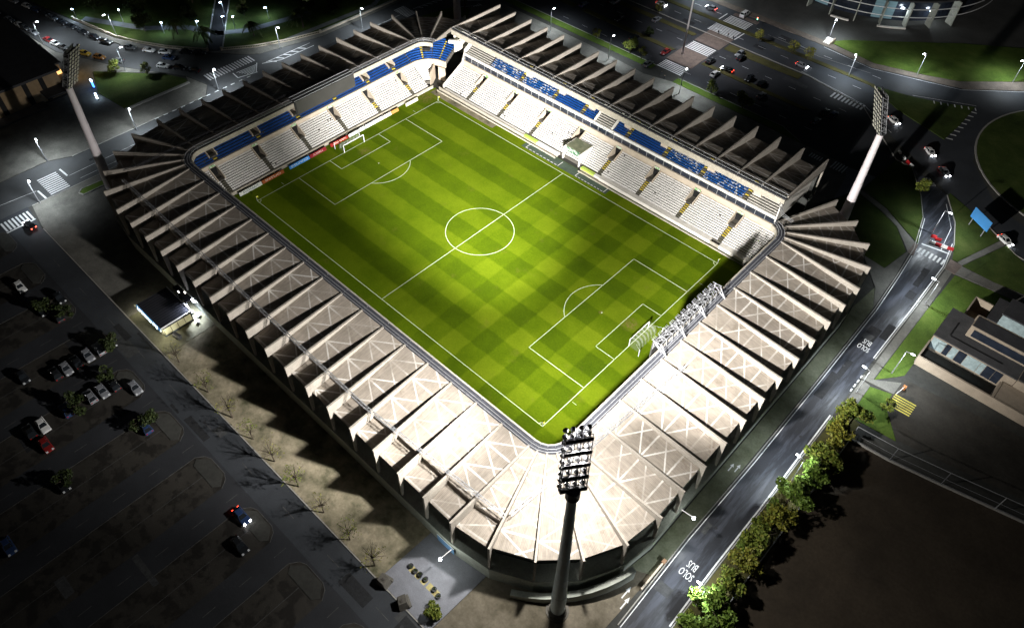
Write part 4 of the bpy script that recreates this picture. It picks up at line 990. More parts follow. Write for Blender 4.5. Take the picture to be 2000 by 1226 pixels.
def car_proto(paint, lit=False, van=False):
    t = thing('parked_car', 'car', 'car'); L, W = (4.9, 1.95) if van else (4.3, 1.78); h = L/2
    if van: low = [(-h,.35),(-h,1.25),(-h+.1,1.35),(h-1.0,1.3),(h-.1,1.0),(h,.75),(h,.32)]; top = (-h+.12,-h+.25,h-1.7,h-.9,1.3,2.1)
    else: low = [(-h,.32),(-h+.03,.80),(-h+.14,.96),(-h+.55,1.0),(h-1.35,.97),(h-.35,.80),(h-.05,.66),(h,.35)]; top = (-h+.18,-h+.85,h-2.0,h-1.25,.98,1.46)
    m = MB(); n = len(low); ys = [(-W/2,.0),(-W/2+.03,.0),(W/2-.03,.0),(W/2,.0)]
    cs = [[(x*.97, -W/2, .3+(z-.3)*.86) for x, z in low], [(x, -W/2+.14, z) for x, z in low], [(x, W/2-.14, z) for x, z in low], [(x*.97, W/2, .3+(z-.3)*.86) for x, z in low]]
    for a, b in zip(cs, cs[1:]):
        for i in range(n-1): m.face([a[i], a[i+1], b[i+1], b[i]])
    m.face(cs[0][::-1]); m.face(cs[-1])
    xr0, xr1, xf1, xf0, zb, zt = top; wb, wt = W/2-.1, W/2-.3
    m.hexa([(xr1-.02,-wt,zt-.01),(xf1+.02,-wt,zt-.01),(xf1+.02,wt,zt-.01),(xr1-.02,wt,zt-.01),(xr1+.12,-wt+.08,zt+.05),(xf1-.1,-wt+.08,zt+.05),(xf1-.1,wt-.08,zt+.05),(xr1+.12,wt-.08,zt+.05)])
    for sy in (-1, 1):
        for xa, xb in ((xr0+.02, xr1+.04), (xf0-.02, xf1-.04)): m.tube((xa,sy*(wb+.005),zb), (xb,sy*(wt+.005),zt), .05, n=4)
        xm = (xr1+xf1)/2-.1; m.tube((xm,sy*(wb+.005),zb), (xm,sy*(wt+.005),zt), .04, n=4)
    m.build('body', PAINT[paint], t)
    m = MB(); m.hexa([(xr0,-wb,zb-.04),(xf0,-wb,zb-.04),(xf0,wb,zb-.04),(xr0,wb,zb-.04),(xr1,-wt,zt-.02),(xf1,-wt,zt-.02),(xf1,wt,zt-.02),(xr1,wt,zt-.02)]); m.build('cabin_glass', MAT['cglass'], t)
    for x in (-h+.8, h-.85):
        for y in (-W/2+.1, W/2-.1):
            m = MB(); m.tube((x,y-.11,.32),(x,y+.11,.32),.32,n=12); m.build('wheel', MAT['tyre'], t)
    for y in (-W/2+.3, W/2-.3):
        m = MB(); m.hexa([(h-.22,y-.2,.60),(h+.01,y-.2,.55),(h+.01,y+.2,.55),(h-.22,y+.2,.60),(h-.28,y-.18,.78),(h-.02,y-.18,.70),(h-.02,y+.18,.70),(h-.28,y+.18,.78)]); m.build('headlight', MAT['headon' if lit else 'headl'], t)
        m = MB(); m.box(-h-.02,-h+.1,y-.16,y+.16,.66,.84); m.build('tail_light', MAT['tailon' if lit else 'taill'], t)
    return t
CARS = {}
def car(kind, x, y, rz, label, group=None, z=.02):
    paint, lit, van = kind.split('+')[0], 'lit' in kind, 'van' in kind
    if kind not in CARS: CARS[kind] = car_proto(paint, lit, van)
    o = place(CARS[kind], (x,y,z), rz, label)
    o.name = 'van' if van else ('car' if lit else 'parked_car'); o['category'] = 'van' if van else 'car'
    if group: o['group'] = group
    return o
NUM = ['first','second','third','fourth','fifth','sixth','seventh','eighth','ninth','tenth','eleventh','twelfth','thirteenth','fourteenth','fifteenth','sixteenth','seventeenth']
CN = dict(white='white car', silver='silver car', grey='grey car', dark='black car', blue='dark blue car', red='dark red car', yellow='yellow taxi', orange='white and orange taxi')
lowrow = [((-122.7,-10.9),'dark'),((-127.4,-13.4),'dark'),((-132.2,-16.6),'white'),((-145.8,-25.7),'grey'),((-152.3,-28.7),'orange'),((-157.9,-31),'yellow'),((-162.3,-32.6),'white'),((-166.8,-34.2),'grey'),((-170.8,-35),'white'),((-175.5,-35.6),'red'),((-183.7,-37),'silver'),((-188.7,-37.6),'grey'),((-193,-38.2),'white'),((-198.4,-38.9),'silver'),((-206.9,-40.2),'dark')]
for i, ((x, y), c) in enumerate(lowrow):
    nx, ny = lowrow[max(0, i-1)][0] if i else (-117, -8)
    car(c, x, y, math.atan2(ny-y, nx-x)+(math.pi if i % 3 == 0 else 0), f'{CN[c]} in lower kerb row of top left street, {NUM[i]} from zebra crossing', 'cars parked along the top left street')
uprow = [((-130.9,-3.6),'dark'),((-134.6,-6.6),'dark'),((-139.7,-11.6),'white'),((-144.6,-14.8),'white'),((-150.8,-18.4),'grey'),((-160,-22.2),'dark'),((-165.8,-23.5),'dark'),((-172,-24.8),'dark'),((-178.3,-26),'dark'),((-183.6,-26.9),'dark'),((-188.9,-27.6),'grey'),((-194,-28.3),'dark'),((-199,-29.2),'blue'),((-204,-30.2),'white'),((-211.4,-32),'silver')]
for i, ((x, y), c) in enumerate(uprow):
    nx, ny = uprow[max(0, i-1)][0] if i else (-127, 0)
    car(c, x, y, math.atan2(ny-y, nx-x), f'{CN[c]} in upper row below the balustrade, {NUM[i]} from zebra crossing', 'cars parked along the top left street')
car('blue', -135.4, -12.6, R(33), 'dark blue car driving past the two white cars below the balustrade')
left = [(180,540,'dark','alone at left edge beside the upper group'),(430,515,'dark','at the left end of the upper group'),(512,475,'silver','second in the upper group, next to a black car'),(592,425,'dark','between two silver cars in the upper group'),(678,372,'silver','in the middle of the upper group'),(765,322,'silver','second from the right in the upper group'),(850,272,'dark','right end of the upper group by the road'),
 (697,690,'silver','left one of the silver pair in the lower group'),(790,648,'silver','right one of the silver pair in the lower group'),(880,600,'dark','just right of the silver pair in the lower group'),(1042,622,'silver','alone beside the kerbed island of the lower group'),(512,795,'blue','left of the silver pair in the lower group'),(332,912,'white','brightest white one in the left car park'),(232,962,'dark','beside the bright white car'),(355,1062,'red','only red one in the left car park'),(1120,925,'blue','alone beside the next island down'),(325,25,'dark','beside a round tree, high in the left car park'),(450,75,'dark','under the round trees by the upper island')]
for i, (px, py, c, t_) in enumerate(left):
    x, y = at(px/3.954, 600+py/3.954, .5); car(c, x, y, R(180 if i % 2 else 0), f'{CN[c]} in left car park, {t_}', 'cars in the left car park', .03)
for px, py, c, t_ in ((155,1030,'white','pale, top left bay by the left edge'),(460,1115,'dark','left of the dark tree below the pale one')):
    x, y = at(px/3.954, 300+py/3.954, .5); car(c, x, y, R(0), f'{CN[c]} in left car park, {t_}', 'cars in the left car park', .03)
for px, py, c, t_ in ((460,170,'dark','alone in the middle of the lower car park'),(62,625,'blue','cut off by the left edge of the photo'),(1762,620,'dark','below the dark blue one with glowing lamps')):
    x, y = at(px/3.76, 900+py/3.76, .5); car(c, x, y, R(0), f'{CN[c]} in left car park, {t_}', 'cars in the left car park', .03)
x, y = at(1775/3.76, 900+405/3.76, .5); car('blue+lit', x, y, R(0), 'dark blue car with glowing lamps near the lower car park islands', 'cars in the left car park')
car('dark+lit', -86.2, -81.4, R(186), 'black car with lit lamps waiting at the zebra crossing on the left')
top = [(800,15,'silver','by the top edge'),(765,5,'dark','right at the top edge beside a silver one'),(555,35,'blue','dim one at the far left'),(830,145,'dark','near the left end of the hedge strip'),(1118,150,'silver','below the avenue trees'),(943,288,'dark','beside a small round bush'),(1185,402,'red','beside the crossing path'),(1050,492,'grey','half hidden by the yellow tree on the verge'),(1535,472,'dark','right of the crossing path'),(1760,415,'silver','below the avenue hedge'),(1770,445,'dark','next to the silver one below the avenue hedge'),(1568,570,'white','bright one beside a car with its lights on'),(1835,605,'dark','left one of the dark pair in the row'),(1930,642,'dark','right one of the dark pair in the row'),(1925,737,'silver','lowest one in the top car park')]
for i, (px, py, c, t_) in enumerate(top):
    x, y = at(1000+px/3.954, py/3.954, .6); car(c, x, y, R(90 if i % 3 else 270), f'{CN[c]} behind the main stand, {t_}', 'cars in the car park behind the main stand')
for px, py, c, t_ in ((440,865,'dark','left one of the dark trio'),(505,885,'blue','right one of the dark trio'),(370,935,'grey','lowest of the dark trio')):
    x, y = at(1500+px/3.954, py/3.954, .6); car(c, x, y, R(90), f'{CN[c]} at curved end of top car park, {t_}', 'cars in the car park behind the main stand')
x, y = at(1420, 136, .6); car('dark+lit', x, y, R(185), 'black car with bright headlights in the top car park')
for x, y, a, k_, t_ in ((-39,137,0,'white+lit','white car with lights on, on the near carriageway at the top'),(-24,148.2,180,'silver+lit','silver car with lights on, on the far carriageway at the top'),(21,135.4,-2,'silver+lit','silver car with lights on beside the yellow avenue trees'),(58,126.5,-28,'white+lit','white car with lights on behind the right floodlight head'),(73,118.5,-40,'white+lit','white car, first of two with lights on entering the roundabout'),(80,112,-42,'silver+lit','silver car, second of two with lights on entering the roundabout'),(103.5,94.5,-28,'white+lit','white car with lights on at the right edge beside the blue sign')):
    car(k_, x, y, R(a), t_, 'cars driving on the avenue')
car('white+van', -12, 152.6, R(90), 'white van standing at the far side of the avenue crossing')

# ------------------------------------------------------------------ vegetation
LEAF = dict(green=leaf_mat('leaf_green',(.06,.11,.015),(.13,.21,.03),(.20,.28,.05)), dark=leaf_mat('leaf_dark',(.012,.02,.006),(.03,.045,.012),(.05,.065,.02)),
            yellow=leaf_mat('leaf_yellow',(.09,.10,.015),(.21,.19,.025),(.17,.21,.035)), olive=leaf_mat('leaf_olive',(.06,.09,.014),(.14,.18,.025),(.20,.20,.035)), palm=leaf_mat('leaf_palm',(.03,.045,.012),(.06,.08,.02)))
MAT['bark'] = M('bark', (.07,.055,.04), .95, .3, 2)
def crown_mesh(seed, rx, rz, zc, n, ls, lumps=9):
    rnd = random.Random(seed); m = MB()
    cl = [(rnd.uniform(-.62,.62)*rx, rnd.uniform(-.62,.62)*rx, zc+rnd.uniform(-.6,.7)*rz, rnd.uniform(.28,.5)*rx) for _ in range(lumps)]
    for i in range(n):
        c = rnd.choice(cl); d = Vector((rnd.gauss(0,1), rnd.gauss(0,1), rnd.gauss(0,1))).normalized()*c[3]*rnd.random()**.35
        p = Vector(c[:3])+Vector((d.x, d.y, d.z*rz/rx*1.1)); s = ls*rnd.uniform(.6,1.3)
        a = Vector((rnd.gauss(0,1), rnd.gauss(0,1), rnd.gauss(0,.5))).normalized(); b = a.cross(Vector((rnd.gauss(0,1), rnd.gauss(0,1), rnd.gauss(0,1))).normalized())
        if b.length < .1: continue
        b.normalize(); m.face([p-a*s, p+b*s*.55, p+a*s, p-b*s*.55])
    return m
def tree_proto(seed, name, label, h, rx, rz, leaf, n=900, ls=.28, trunk=.16, bare=0):
    t = thing(name, label, 'bush' if 'bush' in name else 'tree'); rnd = random.Random(seed); m = MB()
    zc = h-rz; tw = MB()
    m.tube((0,0,0), (.05,.05,max(.3,zc*.8)), trunk, trunk*.65, n=7)
    for i in range(7 if not bare else 16):
        a = rnd.uniform(0,6.28); z0 = max(.25, zc*rnd.uniform(.45,.85)); e = Vector((math.cos(a)*rx*rnd.uniform(.4,.9), math.sin(a)*rx*rnd.uniform(.4,.9), zc+rz*rnd.uniform(-.2,.8)))
        s0 = Vector((.04,.04,z0)); mid = s0.lerp(e,.55)+Vector((0,0,.25)); m.tube(s0, mid, trunk*.45, trunk*.25, n=4); m.tube(mid, e, trunk*.25, trunk*.08, n=4)
        if bare:
            for q in range(4):
                f = mid.lerp(e, rnd.random()); tw.tube(f, f+Vector((rnd.uniform(-1,1), rnd.uniform(-1,1), rnd.uniform(.1,.9)))*rx*.4, trunk*.12, trunk*.04, n=3)
    m.build('trunk', MAT['bark'], t)
    c = crown_mesh(seed, rx, rz, zc, n, ls)
    if bare:                              # the twigs belong to the crown
        k0 = len(c.v); c.v += tw.v; c.f += [tuple(q+k0 for q in f) for f in tw.f]; c.m += [1]*len(tw.f)
        c.tube((0,0,zc*.7), (0,0,h-.3), trunk*.4, .03, 5, 1)
    c.build('crown', [LEAF[leaf], MAT['bark']] if bare else LEAF[leaf], t)
    return t
def palm_proto(seed, h, fl):
    t = thing('palm_tree', 'palm', 'palm tree'); rnd = random.Random(seed)
    m = MB()
    for i in range(6): m.tube((0,0,h*i/6),(0,0,h*(i+1)/6),.34-.02*i,.30-.02*i,n=8)
    m.build('trunk', MAT['bark'], t); m = MB()
    for i in range(38):
        a = rnd.uniform(0,6.28); el = rnd.uniform(-.2,1.25); d = Vector((math.cos(a), math.sin(a), 0)); sd = Vector((-d.y, d.x, 0)); L = fl*rnd.uniform(.75,1.05); pr = Vector((0,0,h)); vz = math.sin(el); vr = math.cos(el)
        for k_ in range(7):
            nx_ = pr+(d*vr+Vector((0,0,vz)))*L/7; vz -= .26; w0 = .42*math.sin(math.pi*(k_+.4)/7.6)+.05; w1 = .42*math.sin(math.pi*(k_+1.4)/7.6)
            for sg in (-1, 1):
                for q in range(3):
                    f0 = pr.lerp(nx_, q/3); f1 = pr.lerp(nx_, (q+.55)/3); m.face([f0, f1, f1+sd*sg*w1*1.5+d*.2-Vector((0,0,.22)), f0+sd*sg*w0*1.5+d*.25-Vector((0,0,.25))])
            pr = nx_
    m.build('crown', LEAF['palm'], t); return t
TG = [tree_proto(11,'hedge_tree','',6.2,3.3,2.3,'green',1500,.34), tree_proto(12,'hedge_tree','',5.4,3.1,2.0,'olive',1300,.32), tree_proto(13,'hedge_tree','',5.0,2.8,1.9,'yellow',1100,.3)]
for i, (x, y, k_, s, t_) in enumerate([(99.2,12.0,1,1.0,'topmost brown and green tree of the hedge row beside the yellow hatching'),(98.8,5.5,2,1.05,'yellow and olive tree, second from the top of the hedge row'),(99.4,-1.5,1,1.0,'olive green tree above the two bright green trees of the hedge row'),(99.0,-8.0,0,1.0,'bright green tree in the middle of the hedge row, at the lit lamp'),(98.6,-13.8,0,.95,'lower of the two bright green trees in the middle of the hedge row'),(99.4,-19.8,2,1.0,'yellow tree just below the bright green pair of the hedge row'),(98.8,-25.6,1,1.0,'dim olive tree beside the upper end of the bus lettering'),(99.2,-31.5,2,.95,'dim yellow tree beside the lower end of the bus lettering'),(98.6,-37.6,1,.95,'olive tree just above the bright green bottom trees'),(98.8,-43.4,0,1.05,'brightest green tree at the bottom of the hedge row'),(99.4,-49.6,0,1.0,'green tree cut by the bottom edge of the photo')]):
    place(TG[k_], (x+.7,y,.05), i*1.3, t_, 'hedge row along the bus lane', s*1.2)
HB = [tree_proto(16,'hedge_bush','',2.2,1.9,1.1,'green',600,.22,.07), tree_proto(17,'hedge_bush','',1.9,1.7,.95,'olive',520,.2,.07)]
for i, (y, q) in enumerate([(8.6,'highest'),(2.0,'second highest'),(-5.0,'third highest'),(-11.2,'fourth highest'),(-17,'fifth highest'),(-22.8,'sixth highest'),(-28.6,'seventh highest'),(-34.6,'eighth highest'),(-40.6,'ninth highest'),(-46.4,'lowest')]):
    place(HB[i%2], (98.0+.5*(i%3),y,.05), i*1.7, 'low bush filling a gap between the hedge row trees, '+q+' one', 'low bushes in the hedge row', 1+.15*(i%3))
place(tree_proto(15,'hedge_tree','',3.6,1.9,1.4,'olive',700,.26), (103.4,20.6,.05), 0, 'small brown tree beside the lower left corner of the yellow hatching')
BT = [tree_proto(21,'street_tree','',6.4,2.6,2.2,'yellow',70,.16,.14,1), tree_proto(22,'street_tree','',5.8,2.3,2.0,'olive',140,.17,.13,1)]
bt = [(-18,'first'),(-6.1,'second'),(3.3,'third'),(11,'fourth'),(18.6,'fifth'),(26.7,'sixth'),(34.8,'seventh'),(42.8,'eighth'),(50.1,'ninth')]
for i, (x, q) in enumerate(bt): place(BT[i%2], (x,-78.1,.1), i*1.1, f'nearly bare autumn tree along the access road, {q} one down from the kiosk', 'bare trees along the access road', 1+.1*(i%3))
RT = [tree_proto(31,'round_tree','',4.2,2.6,1.7,'dark',900,.3), tree_proto(32,'round_tree','',3.4,2.0,1.3,'dark',700,.28)]
RTP = tree_proto(33,'round_bush','',2.6,2.1,1.25,'olive',1100,.24)
place(RTP, (64.3,-77,.1), 0, 'round shrub at the lower corner of the grey paved rectangle')
for i, (px, py, t_) in enumerate([(92,600,'left of two by the upper cars, left lot'),(128,607,'right of two by the upper cars, left lot'),(216,668,'over the right end of the upper car group'),(205,730,'over the black car right of the silver pair'),(280,822,'at the lower island with a lone dark blue car'),(122,935,'over the lone black car in the lower car park'),(148,790,'left of the silver pair')]):
    x, y = at(px, py, 2); place(RT[i%2], (x,y,.05), i*.9, 'dark round car park tree '+t_, 'trees in the left car park')
TT = [tree_proto(41,'verge_tree','',6.0,2.9,2.2,'olive',900,.3), tree_proto(42,'verge_tree','',5.2,2.3,1.9,'yellow',380,.24,.13,1), RT[0], RT[1]]
for i, (x, y, k_, s, t_) in enumerate([(-40.9,100,1,.8,'thin yellow tree on the verge behind the main stand, left of the round one'),(-26.4,101,0,1,'round olive tree on the verge behind the main stand'),(-21.2,100.4,1,.9,'yellow tree over the grey car at the end of the verge'),(-28.9,115,3,.9,'small round bush tree beside the black car in the hedge strip'),(7.8,99.5,0,.8,'small round tree right of the crossing on the verge'),(19.6,99.4,0,1.0,'larger round tree farther right on the verge'),(1.4,139.8,1,.9,'yellow tree beside the avenue crossing'),(14.4,140.6,1,1,'left yellow tree of a pair on the avenue hedge'),(20.2,140.8,1,.95,'right yellow tree of a pair on the avenue hedge'),(-36,130.6,1,.8,'thin tree on the avenue hedge above the silver car'),(78.5,98.6,0,.75,'lit green tree on the lawn beside the right tower'),(-139.6,-29.5,0,.8,'olive tree over the taxi beside the triangle lawn'),(-131.6,-22.6,0,.7,'olive tree at the kerb corner of the triangle lawn')]):
    o = place(TT[k_], (x,y,.1), i*.8, t_, 'trees around the stadium', s)
PM = [palm_proto(51, 4.5, 5.2), palm_proto(52, 7.0, 3.4)]
for x, y, k_, s, t_ in ((-121,32,0,1.15,'big spreading palm behind the white balustrade at the top'),(-137,2,0,.9,'palm left of the dark drive in the park'),(-148,-2,0,.9,'palm over the balustrade middle in the park'),(-128,16,0,.85,'palm right of the dark drive in the park'),(-88.5,81.2,1,1,'slim palm on the round lawn behind the far corner of the stadium'),(-118,62,1,1,'slim palm at the top edge beyond the far balustrade')):
    place(PM[k_], (x,y,.1), x, t_, 'palms', s)
PT = [tree_proto(61,'park_tree','',7,4.2,3,'dark',1500,.42), tree_proto(62,'park_tree','',5,3.2,2.2,'dark',1100,.36)]
for i, (x, y, s, t_) in enumerate([(-158,-9,1,'round one at the left of the park'),(-153,6,1,'beside the park path'),(-170,-4,1.1,'farther back at the left'),(-143,22,1,'right of the pair of lamps'),(-131,40,1.1,'behind the big palm'),(-125,50,1,'right of the big palm'),(-120,45,.8,'close to the balustrade'),(-119,80,1,'beyond the far balustrade'),(-140,50,1.2,'at the top edge'),(-165,14,1.2,'at the top edge over the drive'),(-186,-14,1,'at the top left corner')]):
    place(PT[i%2], (x,y,.08), i, 'dark park tree '+t_, 'trees in the dark park', s)

# ------------------------------------------------------------------ balustrades and fences
def balustrade(pts, label, h=1.0):
    b = thing('balustrade', label, 'balustrade', (*pts[0],0), 0, 'balustrades'); x0, y0 = pts[0]; q = [(x-x0, y-y0) for x, y in pts]
    strip(q, .38, h-.16, h, MAT['beige'], 'top_rail', None, b); strip(q, .38, 0, .25, MAT['beige'], 'base_rail', None, b)
    m = MB()
    for (xa, ya), (xb, yb) in zip(q, q[1:]):
        L = math.hypot(xb-xa, yb-ya); n = max(1, int(L/.55))
        for i in range(n): m.tube((xa+(xb-xa)*i/n, ya+(yb-ya)*i/n, .25), (xa+(xb-xa)*i/n, ya+(yb-ya)*i/n, h-.16), .09, .06, n=4, cap=False)
    m.build('baluster_row', MAT['beige'], b)
    for x, y in (q[0], q[-1]):
        m = MB(); m.box(x-.3,x+.3,y-.3,y+.3,0,h+.1); m.box(x-.36,x+.36,y-.36,y+.36,h+.1,h+.24); m.build('end_pier', MAT['beige'], b)
balustrade([(-183.6,-22.6),(-161.5,-18.4),(-152,-14.6),(-142.6,-9.5),(-130.6,-.9)], 'pale balustrade running from the top left to the dark drive')
balustrade([(-127.8,2.8),(-121.2,12.2),(-116.5,23),(-113.3,33.8)], 'pale balustrade curving from the dark drive to the low wall')
t = thing('low_wall', 'long low pale wall continuing the balustrade to the top edge', 'wall', (-113.3,34.2,0)); strip([(0,0),(.5,34),(-.2,66)], .45, 0, .8, MAT['beige'], 'wall_body', None, t); strip([(0,0),(.5,34),(-.2,66)], .6, .8, .9, MAT['kerb'], 'wall_coping', None, t)
def fence(pts, h, label, step=9, mesh=True):
    f = thing('fence', label, 'fence', (*pts[0],0), 0, 'sports ground fences'); x0, y0 = pts[0]; q = [(x-x0, y-y0) for x, y in pts]
    strip(q, .25, 0, .5, MAT['kerb'], 'base_wall', None, f)
    m = MB()
    for (xa, ya), (xb, yb) in zip(q, q[1:]):
        m.tube((xa,ya,h),(xb,yb,h),.06,n=5); m.tube((xa,ya,h*.5),(xb,yb,h*.5),.03,n=4); m.tube((xa,ya,.8),(xb,yb,.8),.03,n=4)
    m.build('rail', MAT['steel'], f)
    for (xa, ya), (xb, yb) in zip(q, q[1:]):
        L = math.hypot(xb-xa, yb-ya); n = max(1, round(L/step))
        for i in range(n+1):
            x = xa+(xb-xa)*i/n; y = ya+(yb-ya)*i/n; m = MB(); m.tube((x,y,0),(x,y,h),.09,n=6); 
            if h > 3: m.tube((x,y,h*.55),(x+.9,y+2.2,.1),.05,n=4)
            m.build('fence_post', MAT['steel'], f)
fence([(101.7,8.6),(110,9.4),(120,11.3),(140,15.6)], 5, 'tall open fence with posts along the top of the dark sports ground')
fence([(101.75,8.3),(101.75,-80)], 1.1, 'low fence between the hedge row and the dark sports ground', 6)
t = thing('low_wall', 'short pale wall at the pavement edge beside the bus lane lettering', 'wall', (88.7,-41.2,0)); m = MB(); m.box(-.15,.15,-6.6,0,0,.9); m.build('wall_body', MAT['beige'], t); m = MB(); m.box(-.35,.35,.02,.9,0,1.1); m.build('wall_pier', M('rusty_pier', (.25,.15,.09)), t)

# ------------------------------------------------------------------ barriers, blocks, sign
def barrier(x, y, rz, c, label):
    b = thing('road_barrier', label, 'road barrier', (x,y,.03), rz, 'plastic road barriers')
    m = MB(); m.hexa([(-.75,-.3,0),(.75,-.3,0),(.75,.3,0),(-.75,.3,0),(-.7,-.1,.8),(.7,-.1,.8),(.7,.1,.8),(-.7,.1,.8)]); m.build('barrier_body', MAT['red'] if c == 'r' else MAT['white'], b)
    m = MB(); m.tube((-.45,0,.8),(-.45,0,.9),.09,n=8); m.build('filler_cap', MAT['steeld'], b)
for i, (x, y, a, c, t_) in enumerate([(89.6,80.3,12,'w','left end of the white and red row across the bus lane'),(91.1,80.6,12,'r','second from the left in the row across the bus lane'),(92.6,81.0,12,'w','third from the left in the row across the bus lane'),(94.1,81.4,12,'r','right end of the row across the bus lane'),(89.0,83.0,8,'r','alone above the row across the bus lane'),(90.3,82.6,25,'r','standing between the lone one and the row'),
  (66.3,112.6,-45,'w','nearest the right floodlight pole in the avenue row'),(68.4,110.8,-42,'w','second in the avenue row below the floodlight head'),(70.3,109.4,-40,'r','third in the avenue row'),(71.7,108.6,-30,'w','last in the avenue row')]):
    barrier(x, y, R(a), c, ('red' if c == 'r' else 'white')+' plastic road barrier, '+t_)
for x, y, a, t_ in ((53.9,-79.0,10,'upper'),(59.2,-79.2,-25,'lower')):
    b = thing('concrete_block', f'{t_} rough concrete block at the kerb of the grey paving', 'concrete block', (x,y,.12), R(a), 'concrete blocks')
    m = MB(); m.hexa([(-1.1,-.9,0),(1.1,-.9,0),(1.1,.9,0),(-1.1,.9,0),(-1.0,-.6,1.7),(.5,-.8,1.5),(.6,.7,1.9),(-.9,.8,2.1)]); m.prism([(-1.3,.9),(1.2,.92),(1.0,1.4),(-1.2,1.3)],0,.6); m.build('block_body', MAT['conc'], b)
    m = MB(); m.tube((-.2,0,1.6),(-.2,0,2.1),.05,n=5); m.tube((-.2,0,2.1),(.2,0,2.1),.05,n=5); m.tube((.2,0,2.1),(.2,0,1.6),.05,n=5); m.build('lifting_eye', MAT['steeld'], b)
for i, (x, y) in enumerate([(55.1,-73.6),(56.4,-73.7),(57.5,-73.5),(58.9,-73.4),(61.4,-73.6),(62.8,-73.9)]):
    b = thing('planter', f'small dark round planter, {NUM[i]} from the left in the row on the grey paving', 'planter', (x,y,.12), 0, 'planters on the grey paving')
    m = MB(); m.lathe([(.42,0),(.5,.45),(.44,.46),(.4,.35)],12); m.build('pot', MAT['steeld'], b); crown_mesh(70+i,.42,.15,.45,60,.11,4).build('shrub', LEAF['dark'], b)
t = thing('road_sign', 'large blue road sign panel beside the roundabout at the right', 'road sign', (95.9,93.4,0), R(-32))
m = MB(); m.box(-3.3,3.3,-.08,.08,2.4,5.6); m.build('sign_panel', M('sign_blue', (.06,.26,.60), .6, .08), t)
for x in (-2.4, 2.4): m = MB(); m.tube((x,.15,0),(x,.15,5.5),.12,n=6); m.build('sign_post', MAT['steel'], t)
t = thing('barrier_gate', 'white barrier arm across the yard driveway beside the yellow hatching', 'barrier gate', (104.4,29.2,0))
m = MB(); m.box(-.35,.35,-.3,.3,0,1.1); m.build('gate_box', M('orange_box', (.35,.14,.05)), t); m = MB(); m.tube((0,0,1.0),(-.6,-3.4,1.05),.07,n=5); m.build('gate_arm', MAT['white'], t)

# ------------------------------------------------------------------ kiosk bar with its terrace
kb = thing('kiosk_bar', 'flat roofed bar pavilion with a glowing white and blue sign along its edge', 'kiosk', (-31.8,-72.7,.12))
MAT['kwall'] = M('kiosk_frame', (.05,.06,.07), .5); MAT['klit'] = EM('kiosk_window_light', (1,.9,.5), .28, (.3,.3,.2))
m = MB(); m.box(-5.2,5.2,-3.6,3.6,0,.5); m.box(-5.2,-5.0,-3.6,3.6,.5,3.0); m.box(-5.0,5.2,3.4,3.6,.5,3.0); m.box(-5.2,5.0,-3.6,-3.5,2.4,3.0); m.box(5.0,5.2,-3.6,3.6,2.5,3.0)
m.build('wall', MAT['kwall'], kb)
m = MB(); m.box(-5.55,5.55,-3.9,3.95,3.02,3.3); rf = m.build('roof', M('kiosk_roof', (.012,.013,.018), .6, .3, .8), kb)
m = MB()
for i in range(14): m.box(-5.4+i*.8,-5.34+i*.8,-3.8,3.85,3.301,3.36)
m.build('roof_seam', MAT['steeld'], rf)
m = MB(); m.box(5.3,5.55,-3.95,3.95,3.31,3.5); m.box(-5.55,5.55,3.7,3.95,3.31,3.45); m.build('roof_edge', MAT['steelw'], rf)
for i in range(4):
    y = -3.4+i*1.72; m = MB(); m.box(5.05,5.15,y,y+1.6,.5,2.5); m.build('window', MAT['klit'], kb)
for i in range(6):
    x = -5.0+i*1.68; m = MB(); m.box(x,x+1.56,-3.58,-3.50,.5,2.4); m.build('window', MAT['klit'], kb)
m = MB(); m.hexa([(-5.5,-4.3,2.55),(5.3,-4.3,2.55),(5.3,-3.92,2.55),(-5.5,-3.92,2.55),(-5.5,-4.12,3.35),(5.3,-4.12,3.35),(5.3,-3.92,3.35),(-5.5,-3.92,3.35)]); sg = m.build('sign_board', EM('sign_blue_glow', (.06,.22,.5), .5, (.05,.12,.2)), kb)
text_mesh('sign_lettering', 'Las Linternas 1913', 1.1, EM('sign_white_glow', (.75,.9,1), 3), sg, (-.2,-4.26,3.02), (R(66),0,0), .03, 1.12)
for x, y in ((-6.2,-4.2),(5.9,-4.0)):
    lamp_light('kiosk_lamp_light', 'POINT', (-31.8+x,-72.7+y,2.4), 260, (1,.95,.7), None, None, 1, .2, kb)
m = MB()
for x, y in ((-6.2,-4.2),(5.9,-4.0)): pass
m.box(-6.5,-5.9,-4.4,-4.1,2.5,2.7); m.build('wall_light', MAT['klit'], kb); m = MB(); m.box(5.7,6.3,-4.2,-3.9,2.5,2.7); m.build('wall_light', MAT['klit'], kb)
cp = thing('canopy', 'dark flat canopy between the bar pavilion and the stadium wall', 'canopy', (-32.2,-66.8,.12), R(-4))
m = MB(); m.box(-3.4,3.2,-1.5,1.9,3.7,3.95); m.build('canopy_roof', bpy.data.materials['kiosk_roof'], cp)
for x in (-3.2, 3.0):
    for y in (-1.3, 1.7): m = MB(); m.tube((x,y,0),(x,y,3.7),.07,n=6); m.build('canopy_post', MAT['steel'], cp)
EM('skylight_glow', (1,.95,.85), 5)
for x, y in ((.3,-.2),(.9,.5),(-.9,-1.2)):
    m = MB(); m.box(x-.35,x+.35,y-.12,y+.12,3.96,4.06); m.build('skylight', bpy.data.materials['skylight_glow'], cp)
gd = thing('gate_light', 'brilliant white flood lamp over the stadium gate beside the canopy', 'lamp', (-27.4,-67.0,.12))
m = MB(); m.box(-.15,.15,-.1,.3,4.6,5.0); m.build('lamp_bracket', MAT['steeld'], gd); m = MB(); m.box(-.6,.6,-.4,-.1,4.5,4.95); m.build('lamp_head', EM('gate_lamp', (.86,.9,1), 40), gd)
